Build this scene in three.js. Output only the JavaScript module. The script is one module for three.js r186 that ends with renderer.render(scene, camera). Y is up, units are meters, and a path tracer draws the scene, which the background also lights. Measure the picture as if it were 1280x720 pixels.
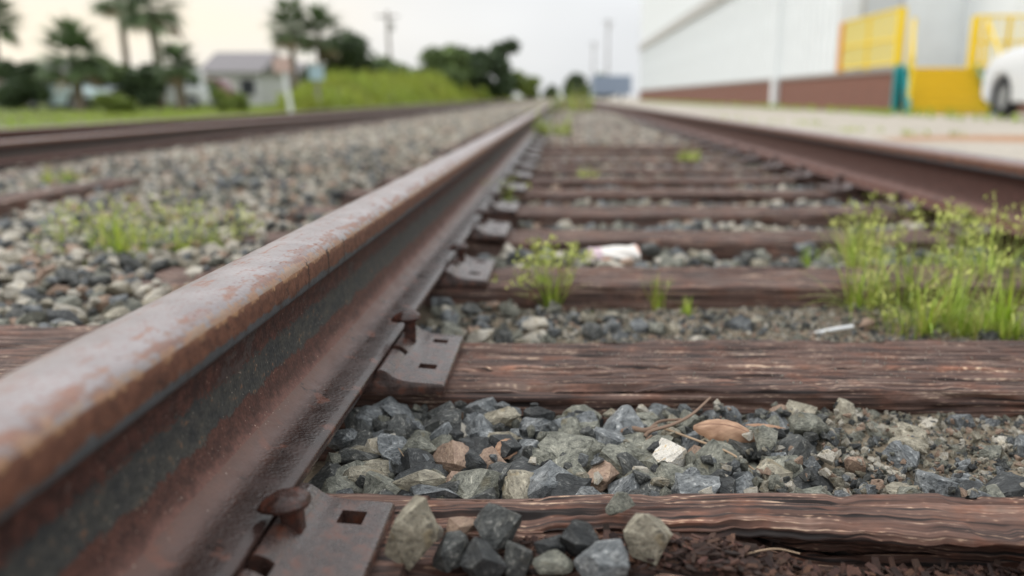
import * as THREE from 'three';
import * as BGU from 'three/addons/utils/BufferGeometryUtils.js';
import { ConvexGeometry } from 'three/addons/geometries/ConvexGeometry.js';
import { Brush, Evaluator, SUBTRACTION } from 'three-bvh-csg';

// ------------------------------------------------------------------ camera, sky, sun, exposure
const scene = new THREE.Scene();
const F = 985, VX = 704, VY = 121, CAMY = 0.36;
const pitch = Math.atan((360 - VY) / F);
const camera = new THREE.PerspectiveCamera(2 * Math.atan(360 / F) * 180 / Math.PI, 1280 / 720, 0.05, 1200);
camera.position.set(0, CAMY, 0);
camera.rotation.set(-pitch, 0, 0);
camera.setViewOffset(1280, 720, 640 - VX, 0, 1280, 720);
camera.focus = 0.80;
camera.userData.fStop = 2.35;

const renderer = new THREE.WebGLRenderer({ antialias: true });
renderer.setSize(1280, 720);
renderer.toneMapping = THREE.LinearToneMapping;
renderer.toneMappingExposure = 1.19;
renderer.shadowMap.enabled = true;

function mulberry(a) { return () => { a |= 0; a = a + 0x6D2B79F5 | 0; let t = Math.imul(a ^ a >>> 15, 1 | a); t = t + Math.imul(t ^ t >>> 7, 61 | t) ^ t; return ((t ^ t >>> 14) >>> 0) / 4294967296; }; }
const rnd = mulberry(20240611);
const R = (a, b) => a + (b - a) * rnd();
const clamp = (x, a = 0, b = 1) => x < a ? a : x > b ? b : x;
const lerp = (a, b, t) => a + (b - a) * t;
const sst = (a, b, x) => { const t = clamp((x - a) / (b - a)); return t * t * (3 - 2 * t); };
const mix3 = (a, b, t) => [a[0] + (b[0] - a[0]) * t, a[1] + (b[1] - a[1]) * t, a[2] + (b[2] - a[2]) * t];
const lin = c => c <= 0.04045 ? c / 12.92 : Math.pow((c + 0.055) / 1.055, 2.4);
const C = (r, g, b) => new THREE.Color().setRGB(lin(r / 255), lin(g / 255), lin(b / 255));

// gradient noise with a period; values about -1..1
const PERM = new Uint8Array(512), GX = new Float32Array(256), GY = new Float32Array(256);
{ const r = mulberry(77); const p = [...Array(256).keys()]; for (let i = 255; i > 0; i--) { const j = Math.floor(r() * (i + 1)); [p[i], p[j]] = [p[j], p[i]]; }
  for (let i = 0; i < 512; i++) PERM[i] = p[i & 255];
  for (let i = 0; i < 256; i++) { const a = r() * 6.28318; GX[i] = Math.cos(a); GY[i] = Math.sin(a); } }
function noise(x, y, px = 256, py = 256, seed = 0) {
  let xi = Math.floor(x), yi = Math.floor(y); const fx = x - xi, fy = y - yi;
  xi = ((xi % px) + px) % px; yi = ((yi % py) + py) % py;
  const x1 = (xi + 1) % px, y1 = (yi + 1) % py;
  const g = (a, b, dx, dy) => { const h = PERM[PERM[(a + seed) & 255] + (b & 255)]; return GX[h] * dx + GY[h] * dy; };
  const u = fx * fx * fx * (fx * (fx * 6 - 15) + 10), v = fy * fy * fy * (fy * (fy * 6 - 15) + 10);
  const a = g(xi, yi, fx, fy), b = g(x1, yi, fx - 1, fy), c = g(xi, y1, fx, fy - 1), d = g(x1, y1, fx - 1, fy - 1);
  return 1.5 * (a + (b - a) * u + (c - a) * v + (a - b - c + d) * u * v);
}
function fbm(x, y, oct, px = 256, py = 256, seed = 0) { let s = 0, a = 0.55; for (let i = 0; i < oct; i++) { s += a * noise(x, y, px, py, seed + i * 17); x *= 2; y *= 2; px *= 2; py *= 2; a *= 0.5; } return s; }

// the sky: an even overcast with a cream glow low on the left, where the sun is behind the cloud
{
  const w = 512, h = 256, d = new Float32Array(w * h * 4);
  for (let j = 0; j < h; j++) for (let i = 0; i < w; i++) {
    const el = ((j + 0.5) / h - 0.5) * Math.PI, az = ((i + 0.5) / w - 0.5) * 2 * Math.PI;   // u = atan2(z, x)
    const dx = Math.cos(el) * Math.cos(az), dy = Math.sin(el), dz = Math.cos(el) * Math.sin(az);
    const up = Math.max(dy, 0);
    let L = 0.68 + 0.66 * Math.pow(up, 0.85);
    L *= 1 + 0.13 * fbm(i / w * 22, j / h * 34, 5, 22, 256, 5);
    let c = [L * 0.975, L * 1.0, L * 1.025];
    const gx = -0.52, gz = -0.854, ca = (dx * gx + dz * gz) / Math.hypot(dx, dz);
    const glow = Math.exp(-Math.pow(Math.acos(clamp(ca, -1, 1)) / 0.33, 2)) * Math.exp(-Math.pow((el - 0.07) / 0.085, 2)) * (0.85 + 0.3 * noise(i / w * 40, j / h * 60, 40, 256, 9));
    c = mix3(c, [0.93, 0.84, 0.69], clamp(glow * 1.2));
    const k = (j * w + i) * 4; d[k] = c[0]; d[k + 1] = c[1]; d[k + 2] = c[2]; d[k + 3] = 1;
  }
  const t = new THREE.DataTexture(d, w, h, THREE.RGBAFormat, THREE.FloatType);
  t.mapping = THREE.EquirectangularReflectionMapping; t.magFilter = t.minFilter = THREE.LinearFilter; t.wrapS = THREE.RepeatWrapping; t.needsUpdate = true;
  scene.background = t; scene.environment = t;
}
const sun = new THREE.DirectionalLight(new THREE.Color(1, 0.95, 0.88), 1.1);
sun.position.set(-36, 42, -12); sun.target.position.set(0, 0, -2);
sun.castShadow = true; sun.shadow.radius = 34; sun.shadow.mapSize.set(2048, 2048);
Object.assign(sun.shadow.camera, { left: -40, right: 40, top: 40, bottom: -40, near: 1, far: 160 });
scene.add(sun, sun.target);

// ------------------------------------------------------------------ helpers
const SP = Math.sin(pitch), CP = Math.cos(pitch);
function ray(px, py) { const cx = (px - VX) / F, cy = (360 - py) / F; return [cx, cy * CP - SP, -cy * SP - CP]; }
function at(px, py, y = 0) { const r = ray(px, py), t = (y - CAMY) / r[1]; return new THREE.Vector3(r[0] * t, y, r[2] * t); }   // the point of height y seen at a pixel
function atD(px, py, D) { const r = ray(px, py), t = D / -r[2]; return new THREE.Vector3(r[0] * t, CAMY + r[1] * t, -D); }      // the point at a distance along the track
const taken = new Map();
function numbered(n) { const k = taken.get(n) || 0; taken.set(n, k + 1); return k ? `${n}_${String(k).padStart(3, '0')}` : n; }
function tag(o, label, category, group, kind) { if (label) o.userData.label = label; if (category) o.userData.category = category; if (group) o.userData.group = group; if (kind) o.userData.kind = kind; return o; }
function mesh(name, geo, m, parent) { const o = new THREE.Mesh(geo, m); o.castShadow = o.receiveShadow = true; o.name = parent ? name : numbered(name); (parent || scene).add(o); return o; }
function thing(name, label, category, pos, turn = 0, group) { const g = new THREE.Group(); g.name = numbered(name); g.position.set(...pos); g.rotation.y = turn; scene.add(g); return tag(g, label, category, group); }
const merge = a => BGU.mergeGeometries(a.map(g => g.index ? g.toNonIndexed() : g));
function box(w, h, d, x = 0, y = 0, z = 0) { const g = new THREE.BoxGeometry(w, h, d); g.translate(x, y, z); return g; }
function tex(w, h, fn, srgb = true) {
  const d = new Uint8Array(w * h * 4); let k = 0;
  for (let j = 0; j < h; j++) for (let i = 0; i < w; i++) { const c = fn(i, j); d[k++] = clamp(c[0], 0, 255); d[k++] = clamp(c[1], 0, 255); d[k++] = clamp(c[2], 0, 255); d[k++] = 255; }
  const t = new THREE.DataTexture(d, w, h); t.wrapS = t.wrapT = THREE.RepeatWrapping; t.magFilter = THREE.LinearFilter; t.minFilter = THREE.LinearMipmapLinearFilter; t.generateMipmaps = true;
  if (srgb) t.colorSpace = THREE.SRGBColorSpace; t.needsUpdate = true; return t;
}
function mat(o) { return new THREE.MeshStandardMaterial(o); }
function boxUV(g, s) {   // box-projected uv, s repeats per metre
  const q = g.index ? g.toNonIndexed() : g; q.computeVertexNormals(); const p = q.attributes.position, uv = new Float32Array(p.count * 2);
  const a = new THREE.Vector3(), b = new THREE.Vector3(), c = new THREE.Vector3();
  for (let i = 0; i < p.count; i += 3) {
    a.fromBufferAttribute(p, i); b.fromBufferAttribute(p, i + 1).sub(a); c.fromBufferAttribute(p, i + 2).sub(a); b.cross(c);
    const x = Math.abs(b.x), y = Math.abs(b.y), z = Math.abs(b.z);
    for (let k = 0; k < 3; k++) { const X = p.getX(i + k), Y = p.getY(i + k), Z = p.getZ(i + k); const [u, v] = y >= x && y >= z ? [X, Z] : x >= z ? [Z, Y] : [X, Y]; uv[(i + k) * 2] = u * s; uv[(i + k) * 2 + 1] = v * s; }
  }
  q.setAttribute('uv', new THREE.BufferAttribute(uv, 2)); return q;
}

// ------------------------------------------------------------------ layout of the track
const RAIL_L = -0.310, RAIL_R = 1.2005, SEAT = 0.020, FOOT = 0.0762;
const TIE_X0 = -0.86, TIE_X1 = 1.75;
const tieEdges = [[0.45, 0.677], [0.940, 1.152], [1.490, 1.692], [2.005, 2.216], [2.455, 2.67], [3.02, 3.236]];   // near and far edge
for (let d = 3.236 + 0.51; d < 31; d += 0.51 + R(-0.035, 0.035)) tieEdges.push([d - R(0.2, 0.225), d]);
const NT = tieEdges.length;

// height of the ground
function groundBase(x, z) {
  const d = -z;
  let y;
  if (x > -0.95 && x < 1.85) {
    y = -0.052;
    if (d > 0.672 && d < 1.0) y = lerp(-0.10, -0.036, sst(0.14, 0.30, x + 0.06 * noise(x * 9, z * 9)));
    if (d > 1.1 && d < 1.55) y = -0.052 + 0.012 * sst(1.3, 1.5, d);
    if (d > 1.65) y = -0.06 + 0.036 * sst(3.2, 5.5, d);
    if (d < 0.672) y = -0.12;
  } else y = -0.06;
  if (x < -0.42) y = lerp(-0.075, -0.075, 1) - 0.10 * sst(-1.6, -3.2, x);
  if (x < -3.2) y = -0.175 - 0.05 * sst(-3.2, -6.5, x) ;
  if (x < -6.3) y = -0.225 - 0.05 * sst(-6.3, -9, x);
  if (x > 1.8) y = -0.06 + 0.055 * sst(1.8, 3.4, x);
  return y;
}
function groundY(x, z) {
  const d = Math.hypot(x, z), n = d < 9 ? 0.016 * fbm(x * 5, z * 5, 3) + 0.005 * noise(x * 40, z * 40) : 0.02 * noise(x * 2, z * 2);
  let amp = 1; if (x > 2.4) amp = 0.35;
  return groundBase(x, z) + n * amp;
}

// ------------------------------------------------------------------ materials: rail
const profHalf = [[0, 0], [0.070, 0], [0.0745, 0.0012], [0.0762, 0.004], [0.0762, 0.0095], [0.0745, 0.0122], [0.066, 0.0142], [0.055, 0.0168], [0.045, 0.0192], [0.036, 0.0220], [0.028, 0.0262], [0.0212, 0.0325], [0.0160, 0.0405], [0.0125, 0.0500], [0.0102, 0.062], [0.0090, 0.076], [0.0087, 0.090], [0.0092, 0.104], [0.0106, 0.115], [0.0135, 0.124], [0.0185, 0.1305], [0.025, 0.1342], [0.0325, 0.1368], [0.0358, 0.1385], [0.0376, 0.1418], [0.0384, 0.149], [0.0386, 0.158], [0.0382, 0.1645], [0.0372, 0.1682], [0.0350, 0.1716], [0.0312, 0.1748], [0.0255, 0.1772], [0.0180, 0.1788], [0.009, 0.1798], [0, 0.18]];
const prof = [...profHalf, ...profHalf.slice(1, -1).reverse().map(([x, y]) => [-x, y])];   // closed loop, gauge side first
const profS = [0]; for (let i = 1; i <= prof.length; i++) { const a = prof[i - 1], b = prof[i % prof.length]; profS.push(profS[i - 1] + Math.hypot(a[0] - b[0], a[1] - b[1])); }
const PERIM = profS[prof.length];
function profAt(s) { s = Math.min(s, PERIM - 1e-6); let i = 0; while (profS[i + 1] <= s) i++; const t = (s - profS[i]) / (profS[i + 1] - profS[i]), a = prof[i], b = prof[(i + 1) % prof.length]; return [lerp(a[0], b[0], t), lerp(a[1], b[1], t)]; }
const RL = 1.9;   // metres of rail in one tile of the texture
const railTex = (() => {
  const w = 2048, h = 1024, col = new Uint8Array(w * h * 4), rm = new Uint8Array(w * h * 4), bp = new Uint8Array(w * h * 4);
  const r = mulberry(5);
  for (let j = 0; j < h; j++) {
    const s = (j + 0.5) / h * PERIM, [px, py] = profAt(s), gauge = px >= 0;
    for (let i = 0; i < w; i++) {
      const u = i / w, U = u * 38, V = j / h * 14;   // about 5 cm cells
      const n1 = fbm(U, V, 4, 38, 14, 3), n2 = fbm(U * 4, V * 4, 3, 152, 56, 21), n3 = noise(U * 16, V * 16, 608, 224, 33), nl = fbm(U * 0.5, V * 0.5, 4, 19, 7, 44);
      let c, ro, me = 0, b = 128 + 26 * n2 + 26 * n3;
      const wob = 0.0048 * n1 + 0.0042 * n2 + 0.002 * n3;
      if (py < 0.034 && Math.abs(px) > 0.02) {            // foot
        const fx = Math.abs(px);
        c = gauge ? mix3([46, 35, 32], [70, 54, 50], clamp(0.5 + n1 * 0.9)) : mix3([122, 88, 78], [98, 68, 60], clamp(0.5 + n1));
        c = mix3(c, [108, 79, 70], clamp(sst(0.052, 0.024, fx + wob * 2.0) * 0.9 + n2 * 0.25));
        const dk = sst(0.10, 0.26, 0.55 * nl + 0.55 * fbm(U * 1.5, V * 2, 4, 57, 28, 91) + 0.3 * n2 + 0.12 * n3 - 0.16);
        c = mix3(c, [36, 28, 26], dk * 0.7);
        const red = sst(0.25, 0.45, fbm(U * 1.5, V * 1.5, 4, 57, 21, 61)); c = mix3(c, [118, 76, 62], red * 0.7);
        c = mix3(c, [62, 44, 40], sst(0.0655, 0.0735, fx) * 0.25);
        ro = 0.19 + 0.12 * clamp(0.5 + n1) + 0.10 * n2 - 0.08 * dk + 0.2 * sst(0.045, 0.025, fx);
        b = 128 + 24 * n2 + 15 * n3 - 22 * dk;
      } else if (py < 0.134) {                            // fillet and web
        const yy = py + wob * 1.5;
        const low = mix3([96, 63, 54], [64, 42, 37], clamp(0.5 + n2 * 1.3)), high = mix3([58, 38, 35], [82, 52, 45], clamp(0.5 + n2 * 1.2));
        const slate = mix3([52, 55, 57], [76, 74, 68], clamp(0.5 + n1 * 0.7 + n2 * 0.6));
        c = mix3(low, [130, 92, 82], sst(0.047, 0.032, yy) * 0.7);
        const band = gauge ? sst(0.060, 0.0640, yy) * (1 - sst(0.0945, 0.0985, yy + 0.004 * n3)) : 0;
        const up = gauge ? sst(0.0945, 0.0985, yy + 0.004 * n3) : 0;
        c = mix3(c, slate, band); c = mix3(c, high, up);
        c = mix3(c, [66, 66, 66], up * sst(0.25, 0.4, n1 + 0.5 * n2) * 0.6);
        c = mix3(c, [130, 78, 52], (1 - up) * band * sst(0.42, 0.6, n2 + n3 * 0.4) * 0.5);
        c = c.map(v => v * (1 + 0.2 * n3 + 0.16 * n2));
        ro = 0.62 + 0.1 * n1; b = 128 + 30 * n3 + 30 * n2;
      } else if (py < 0.1665) {                           // underside and face of the head
        const yy = py + wob * 1.1;
        const grey = mix3([84, 86, 89], [70, 74, 76], clamp(0.5 + n2)), brown = mix3([116, 78, 62], [88, 58, 47], clamp(0.5 + n2 * 1.3 + n3 * 0.3));
        c = mix3(grey, brown, sst(0.1455, 0.1485, yy));
        c = mix3(c, [58, 42, 37], sst(0.3, 0.5, fbm(U * 2, V * 2, 3, 76, 28, 71) + 0.3 * n3) * 0.6);
        c = mix3(c, [176, 138, 102], sst(0.1630, 0.1655, yy) * clamp(0.45 + n2));
        ro = 0.52 + 0.08 * n2;
      } else {                                            // running surface
        const X = px + wob * 1.3;
        const st = fbm(U, V * 5, 4, 38, 70, 81), grey = mix3([158, 150, 150], [130, 120, 119], clamp(0.5 + n1 * 0.9 + n3 * 0.25));
        const rust = mix3([118, 92, 84], [148, 108, 88], clamp(0.5 + n2 + n3 * 0.3)), edge = sst(0.0175, 0.0265, X);
        const p = sst(-0.12, 0.26, st * 0.75 + n2 * 0.5 + n1 * 0.2 - 0.27 + edge * 0.36);
        c = mix3(grey, rust, clamp(p) * 0.85);
        c = mix3(c, [136, 130, 132], edge * sst(0.10, 0.34, n1 + 0.5 * n2) * 0.7);
        c = mix3(c, [142, 96, 88], sst(0.18, 0.4, n3 * 0.6 + n2 * 0.3 + st * 0.3) * 0.55); c = mix3(c, [84, 54, 46], sst(0.40, 0.56, n3 * 0.6 + n2 * 0.55) * (0.2 + 0.6 * edge));
        c = mix3(c, [172, 136, 106], sst(0.0345, 0.0365, X) * 0.6);
        me = 0.3 * (1 - clamp(p)); ro = 0.33 + 0.14 * clamp(p) + 0.06 * n2;
        b = 128 + 20 * n3 - 30 * clamp(p) * (0.6 + n2);
        if (!gauge && px < -0.028) c = mix3(c, [120, 84, 72], 0.6);
      }
      const k = (j * w + i) * 4;
      for (let q = 0; q < 3; q++) { col[k + q] = clamp(c[q], 0, 255); bp[k + q] = clamp(b, 0, 255); }
      rm[k] = 255; rm[k + 1] = clamp(ro * 255, 20, 255); rm[k + 2] = clamp(me * 255, 0, 255);
      col[k + 3] = rm[k + 3] = bp[k + 3] = 255;
    }
  }
  // pale grit stuck to the web and the foot, rust runs on the head
  for (let q = 0; q < 7500; q++) {
    const i = Math.floor(r() * w), j = Math.floor(r() * h), [px, py] = profAt((j + 0.5) / h * PERIM); if (py > 0.133 || py < 0.012 || (py < 0.03 && r() < 0.7)) continue;
    const L = 130 + 110 * r(), a = 0.4 + 0.6 * r(), len = 1 + (r() < 0.45);
    for (let e = 0; e < len; e++) { const k = (Math.min(j + e, h - 1) * w + i) * 4; for (let z = 0; z < 3; z++) col[k + z] = lerp(col[k + z], L * (1 - 0.08 * z), a); }
  }
  for (let q = 0; q < 5; q++) {
    const i0 = Math.floor(r() * w), wd = 2 + r() * 4;
    for (let j = 0; j < h; j++) { const [px, py] = profAt((j + 0.5) / h * PERIM); if (px < 0 || py < 0.136 || py > 0.169) continue;
      for (let i = -12; i <= 12; i++) { const ii = (i0 + i + w) % w, a = sst(wd, wd * 0.3, Math.abs(i + 3 * noise(j * 0.2, q, 256, 256, 8))) * 0.75; const k = (j * w + ii) * 4; col[k] = lerp(col[k], 48, a); col[k + 1] = lerp(col[k + 1], 34, a); col[k + 2] = lerp(col[k + 2], 30, a); } }
  }
  const T = (d, srgb) => { const t = new THREE.DataTexture(d, w, h); t.wrapS = t.wrapT = THREE.RepeatWrapping; t.magFilter = THREE.LinearFilter; t.minFilter = THREE.LinearMipmapLinearFilter; t.generateMipmaps = true; if (srgb) t.colorSpace = THREE.SRGBColorSpace; t.needsUpdate = true; return t; };
  return { map: T(col, true), rm: T(rm, false), bump: T(bp, false) };
})();
const M = {};
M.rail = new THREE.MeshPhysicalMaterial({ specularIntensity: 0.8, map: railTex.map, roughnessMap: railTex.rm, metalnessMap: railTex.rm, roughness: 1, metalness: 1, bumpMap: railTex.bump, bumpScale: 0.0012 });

// ------------------------------------------------------------------ materials: rusty plates, timber, stone, earth
const plateTex = (() => { const w = 512, f = (i, j) => { const U = i / w * 12, V = j / w * 12; return [fbm(U, V, 4, 12, 12, 3), fbm(U * 5, V * 5, 3, 60, 60, 13), noise(U * 18, V * 18, 216, 216, 31)]; };
  return {
    map: tex(w, w, (i, j) => { const [a, b, c] = f(i, j); let q = mix3([52, 38, 34], [84, 64, 58], clamp(0.5 + a * 1.2)); q = mix3(q, [100, 58, 42], sst(0.02, 0.4, a * 0.7 + b * 0.6) * 0.9); q = mix3(q, [52, 36, 33], sst(0.3, 0.6, b + 0.5 * c)); q = mix3(q, [122, 106, 102], sst(0.3, 0.6, -b - 0.4 * a) * 0.7); return q.map(v => v * (1 + 0.07 * c)); }),
    rm: tex(w, w, (i, j) => { const [a, b, c] = f(i, j); return [255, 255 * (0.30 + 0.14 * a + 0.12 * b + 0.05 * c), 0]; }, false),
    bump: tex(w, w, (i, j) => { const [a, b, c] = f(i, j); const v = 128 + 30 * a + 45 * b + 40 * c - 60 * sst(0.3, 0.6, b + 0.5 * c); return [v, v, v]; }, false) }; })();
M.plate = new THREE.MeshPhysicalMaterial({ map: plateTex.map, roughnessMap: plateTex.rm, roughness: 1, metalness: 0, bumpMap: plateTex.bump, bumpScale: 0.0016, clearcoat: 0.45, clearcoatRoughness: 0.26 });
M.spike = mat({ map: plateTex.map, roughnessMap: plateTex.rm, color: C(232, 210, 202), roughness: 1, metalness: 0, bumpMap: plateTex.bump, bumpScale: 0.0009 });
const woodTex = (() => {
  const w = 2048, h = 1024;
  const f = (i, j) => { const U = i / w, V = j / h; const wv = 0.0012 * noise(U * 6, V * 4, 6, 4, 2);
    return [fbm(U * 4, (V + wv) * 30, 4, 4, 30, 3), noise(U * 5, (V + wv) * 120, 5, 120, 19), noise(U * 12, (V + wv) * 255, 12, 255, 41), fbm(U * 26, V * 8, 4, 26, 8, 57), noise(U * 160, V * 220, 160, 220, 63)]; };
  return {
    map: tex(w, h, (i, j) => { const [a, b, c, d, e] = f(i, j);
      let q = mix3([62, 43, 37], [112, 86, 75], clamp(0.5 + a * 0.9 + b * 0.4 + c * 0.2));
      q = mix3(q, [122, 78, 60], sst(0.0, 0.5, d + 0.2 * b) * 0.5);
      q = mix3(q, [150, 132, 121], sst(0.22, 0.62, b * 0.55 + c * 0.5 + a * 0.45 - d * 0.3) * 0.6);
      q = mix3(q, [26, 18, 16], sst(0.16, 0.5, -b * 0.7 - c * 0.55 - 0.3 * a) * 0.92);
      q = mix3(q, [206, 184, 158], sst(0.5, 0.78, c * 0.85 + b * 0.3 + e * 0.5) * 0.6);
      return q.map(v => v * (1 + 0.10 * e + 0.08 * c)); }),
    bump: tex(w, h, (i, j) => { const [a, b, c, d, e] = f(i, j); const v = 128 + 36 * b + 50 * c + 16 * e + 14 * a; return [v, v, v]; }, false) };
})();
M.tie = mat({ map: woodTex.map, roughness: 0.68, bumpMap: woodTex.bump, bumpScale: 0.0018, vertexColors: true });
M.tieFar = mat({ map: woodTex.map, roughness: 0.68, bumpMap: woodTex.bump, bumpScale: 0.003 });
M.chip = mat({ map: woodTex.map, roughness: 0.85, color: C(226, 212, 202) });
M.twig = mat({ color: C(128, 106, 90), roughness: 0.85 });
M.twigPale = mat({ color: C(176, 152, 126), roughness: 0.85 });

const stoneKinds = [   // word, dark, light, streak colour, streak strength, stain
  ['dark grey', [46, 48, 47], [98, 99, 96], [170, 168, 160], 0.6, 0.08],
  ['blue grey', [76, 80, 82], [142, 145, 146], [204, 204, 200], 0.55, 0.04],
  ['grey green', [84, 85, 76], [150, 149, 136], [198, 194, 178], 0.5, 0.22],
  ['streaked tan', [108, 102, 88], [186, 178, 158], [70, 69, 62], 0.6, 0.3],
  ['pale buff', [168, 161, 147], [220, 214, 202], [156, 138, 112], 0.35, 0.25],
  ['charcoal', [34, 36, 37], [76, 78, 78], [206, 202, 192], 0.3, 0.03],
  ['brownish', [136, 112, 96], [188, 162, 140], [108, 94, 82], 0.35, 0.2],
  ['white', [196, 190, 178], [232, 228, 220], [196, 160, 104], 0.5, 0.5],
];
const stoneMats = stoneKinds.map(([word, dk, lt, st, ss, stain], n) => {
  const w = 448, f = (i, j) => { const U = i / w, V = j / w, wv = 0.10 * noise(U * 3, V * 3, 3, 3, n * 7) + 0.02 * noise(U * 9, V * 9, 9, 9, n); return [fbm(U * 4, V * 4, 5, 4, 4, n * 11), noise(U * 4, (V + wv) * 18, 4, 18, n * 13 + 4), noise(U * 16, (V + wv) * 60, 16, 60, n * 5 + 9), noise(U * 80, V * 80, 80, 80, n * 3), fbm(U * 14, V * 14, 3, 14, 14, n * 23)]; };
  return mat({
    map: tex(w, w, (i, j) => { const [a, b, c, d, e] = f(i, j), on = sst(-0.15, 0.35, a + e * 0.3); let q = mix3(dk, lt, clamp(0.42 + a * 0.7 + e * 0.5 + d * 0.25)); q = mix3(q, st, sst(0.2, 0.6, b * 0.6 + c * 0.5 + e * 0.4) * on * Math.min(1, ss * 1.4)); q = mix3(q, dk.map(v => v * 0.6), sst(0.2, 0.6, -b * 0.5 - c * 0.4 - e * 0.5) * 0.7); q = mix3(q, [150, 126, 82], sst(0.1, 0.5, fbm(i / w * 3, j / w * 3, 3, 3, 3, 90 + n)) * stain); return q.map(v => v * (1 + 0.13 * d)); }),
    bumpMap: tex(w, w, (i, j) => { const [a, b, c, d, e] = f(i, j); const v = 128 + 40 * a + 16 * b + 14 * c + 14 * d + 40 * e; return [v, v, v]; }, false), bumpScale: 0.0045, roughness: 0.62 });
});
function rockGeo(seed, sub, pts = 15, rough = 0.06) {   // a broken, sharp-edged stone: a convex lump of random points, its faces divided and roughened
  const r = mulberry(seed), V = [];
  for (let k = 0; k < pts; k++) { const z = r() * 2 - 1, a = r() * 6.283, q = Math.sqrt(1 - z * z), m = 0.82 + 0.3 * r(); V.push(new THREE.Vector3(q * Math.cos(a) * m, z * m, q * Math.sin(a) * m)); }
  let g = new ConvexGeometry(V), src = g.attributes.position, T = [];
  for (let i = 0; i < src.count; i += 3) T.push([0, 1, 2].map(k => new THREE.Vector3().fromBufferAttribute(src, i + k)));
  for (let n = 0; n < sub; n++) { const O = []; for (const [a, b, c] of T) { const ab = a.clone().lerp(b, 0.5), bc = b.clone().lerp(c, 0.5), ca = c.clone().lerp(a, 0.5); O.push([a, ab, ca], [ab, b, bc], [ca, bc, c], [ab, bc, ca]); } T = O; }
  const P = []; for (const t of T) for (const v of t) { const x = v.x, y = v.y, z = v.z, L = v.length(), m = 1 + (sub ? rough * (noise(x * 2.2 + seed, y * 2.2 + z * 1.7) + 0.7 * noise(x * 5 + z * 4, y * 5 + seed) + 0.35 * noise(x * 12 + y * 7, z * 12 + seed)) : 0) - 0.055 * sst(0.93, 1.12, L); P.push(x * m, y * m, z * m); }
  g = new THREE.BufferGeometry(); g.setAttribute('position', new THREE.Float32BufferAttribute(P, 3));
  g.computeBoundingBox(); const c = g.boundingBox.getCenter(new THREE.Vector3()), s = g.boundingBox.getSize(new THREE.Vector3());
  g.translate(-c.x, -c.y, -c.z); const m = 2 / Math.max(s.x, s.y, s.z); g.scale(m, m, m);
  return BGU.toCreasedNormals(boxUV(g, 0.42), 0.38);
}
const rocksNear = [], rocksFar = [], rocksTiny = [];
for (let k = 0; k < 16; k++) rocksNear.push(rockGeo(100 + k * 13, 2, 12 + k % 7));
for (let k = 0; k < 8; k++) rocksFar.push(rockGeo(100 + k * 13, 0, 12 + k % 7));
for (let k = 0; k < 4; k++) rocksTiny.push(rockGeo(500 + k * 13, 0, 11));

const groundTex = (() => { const w = 1024, f = (i, j) => { const U = i / w * 20, V = j / w * 20; return [fbm(U, V, 4, 20, 20, 7), noise(U * 5, V * 5, 100, 100, 27), noise(U * 11, V * 11, 220, 220, 47)]; };
  return { map: tex(w, w, (i, j) => { const [a, b, c] = f(i, j); let q = [206, 200, 192].map(v => v * (1 + 0.16 * a + 0.16 * b + 0.16 * c)); q = mix3(q, [128, 122, 116], sst(0.35, 0.7, b + c * 0.5) * 0.6); q = mix3(q, [246, 240, 228], sst(0.4, 0.7, -b - c * 0.5) * 0.5); return q; }),
    bump: tex(w, w, (i, j) => { const [a, b, c] = f(i, j); const v = 128 + 40 * a + 40 * b + 40 * c; return [v, v, v]; }, false) }; })();
M.ground = mat({ map: groundTex.map, bumpMap: groundTex.bump, bumpScale: 0.006, roughness: 0.95, vertexColors: true });

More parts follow.
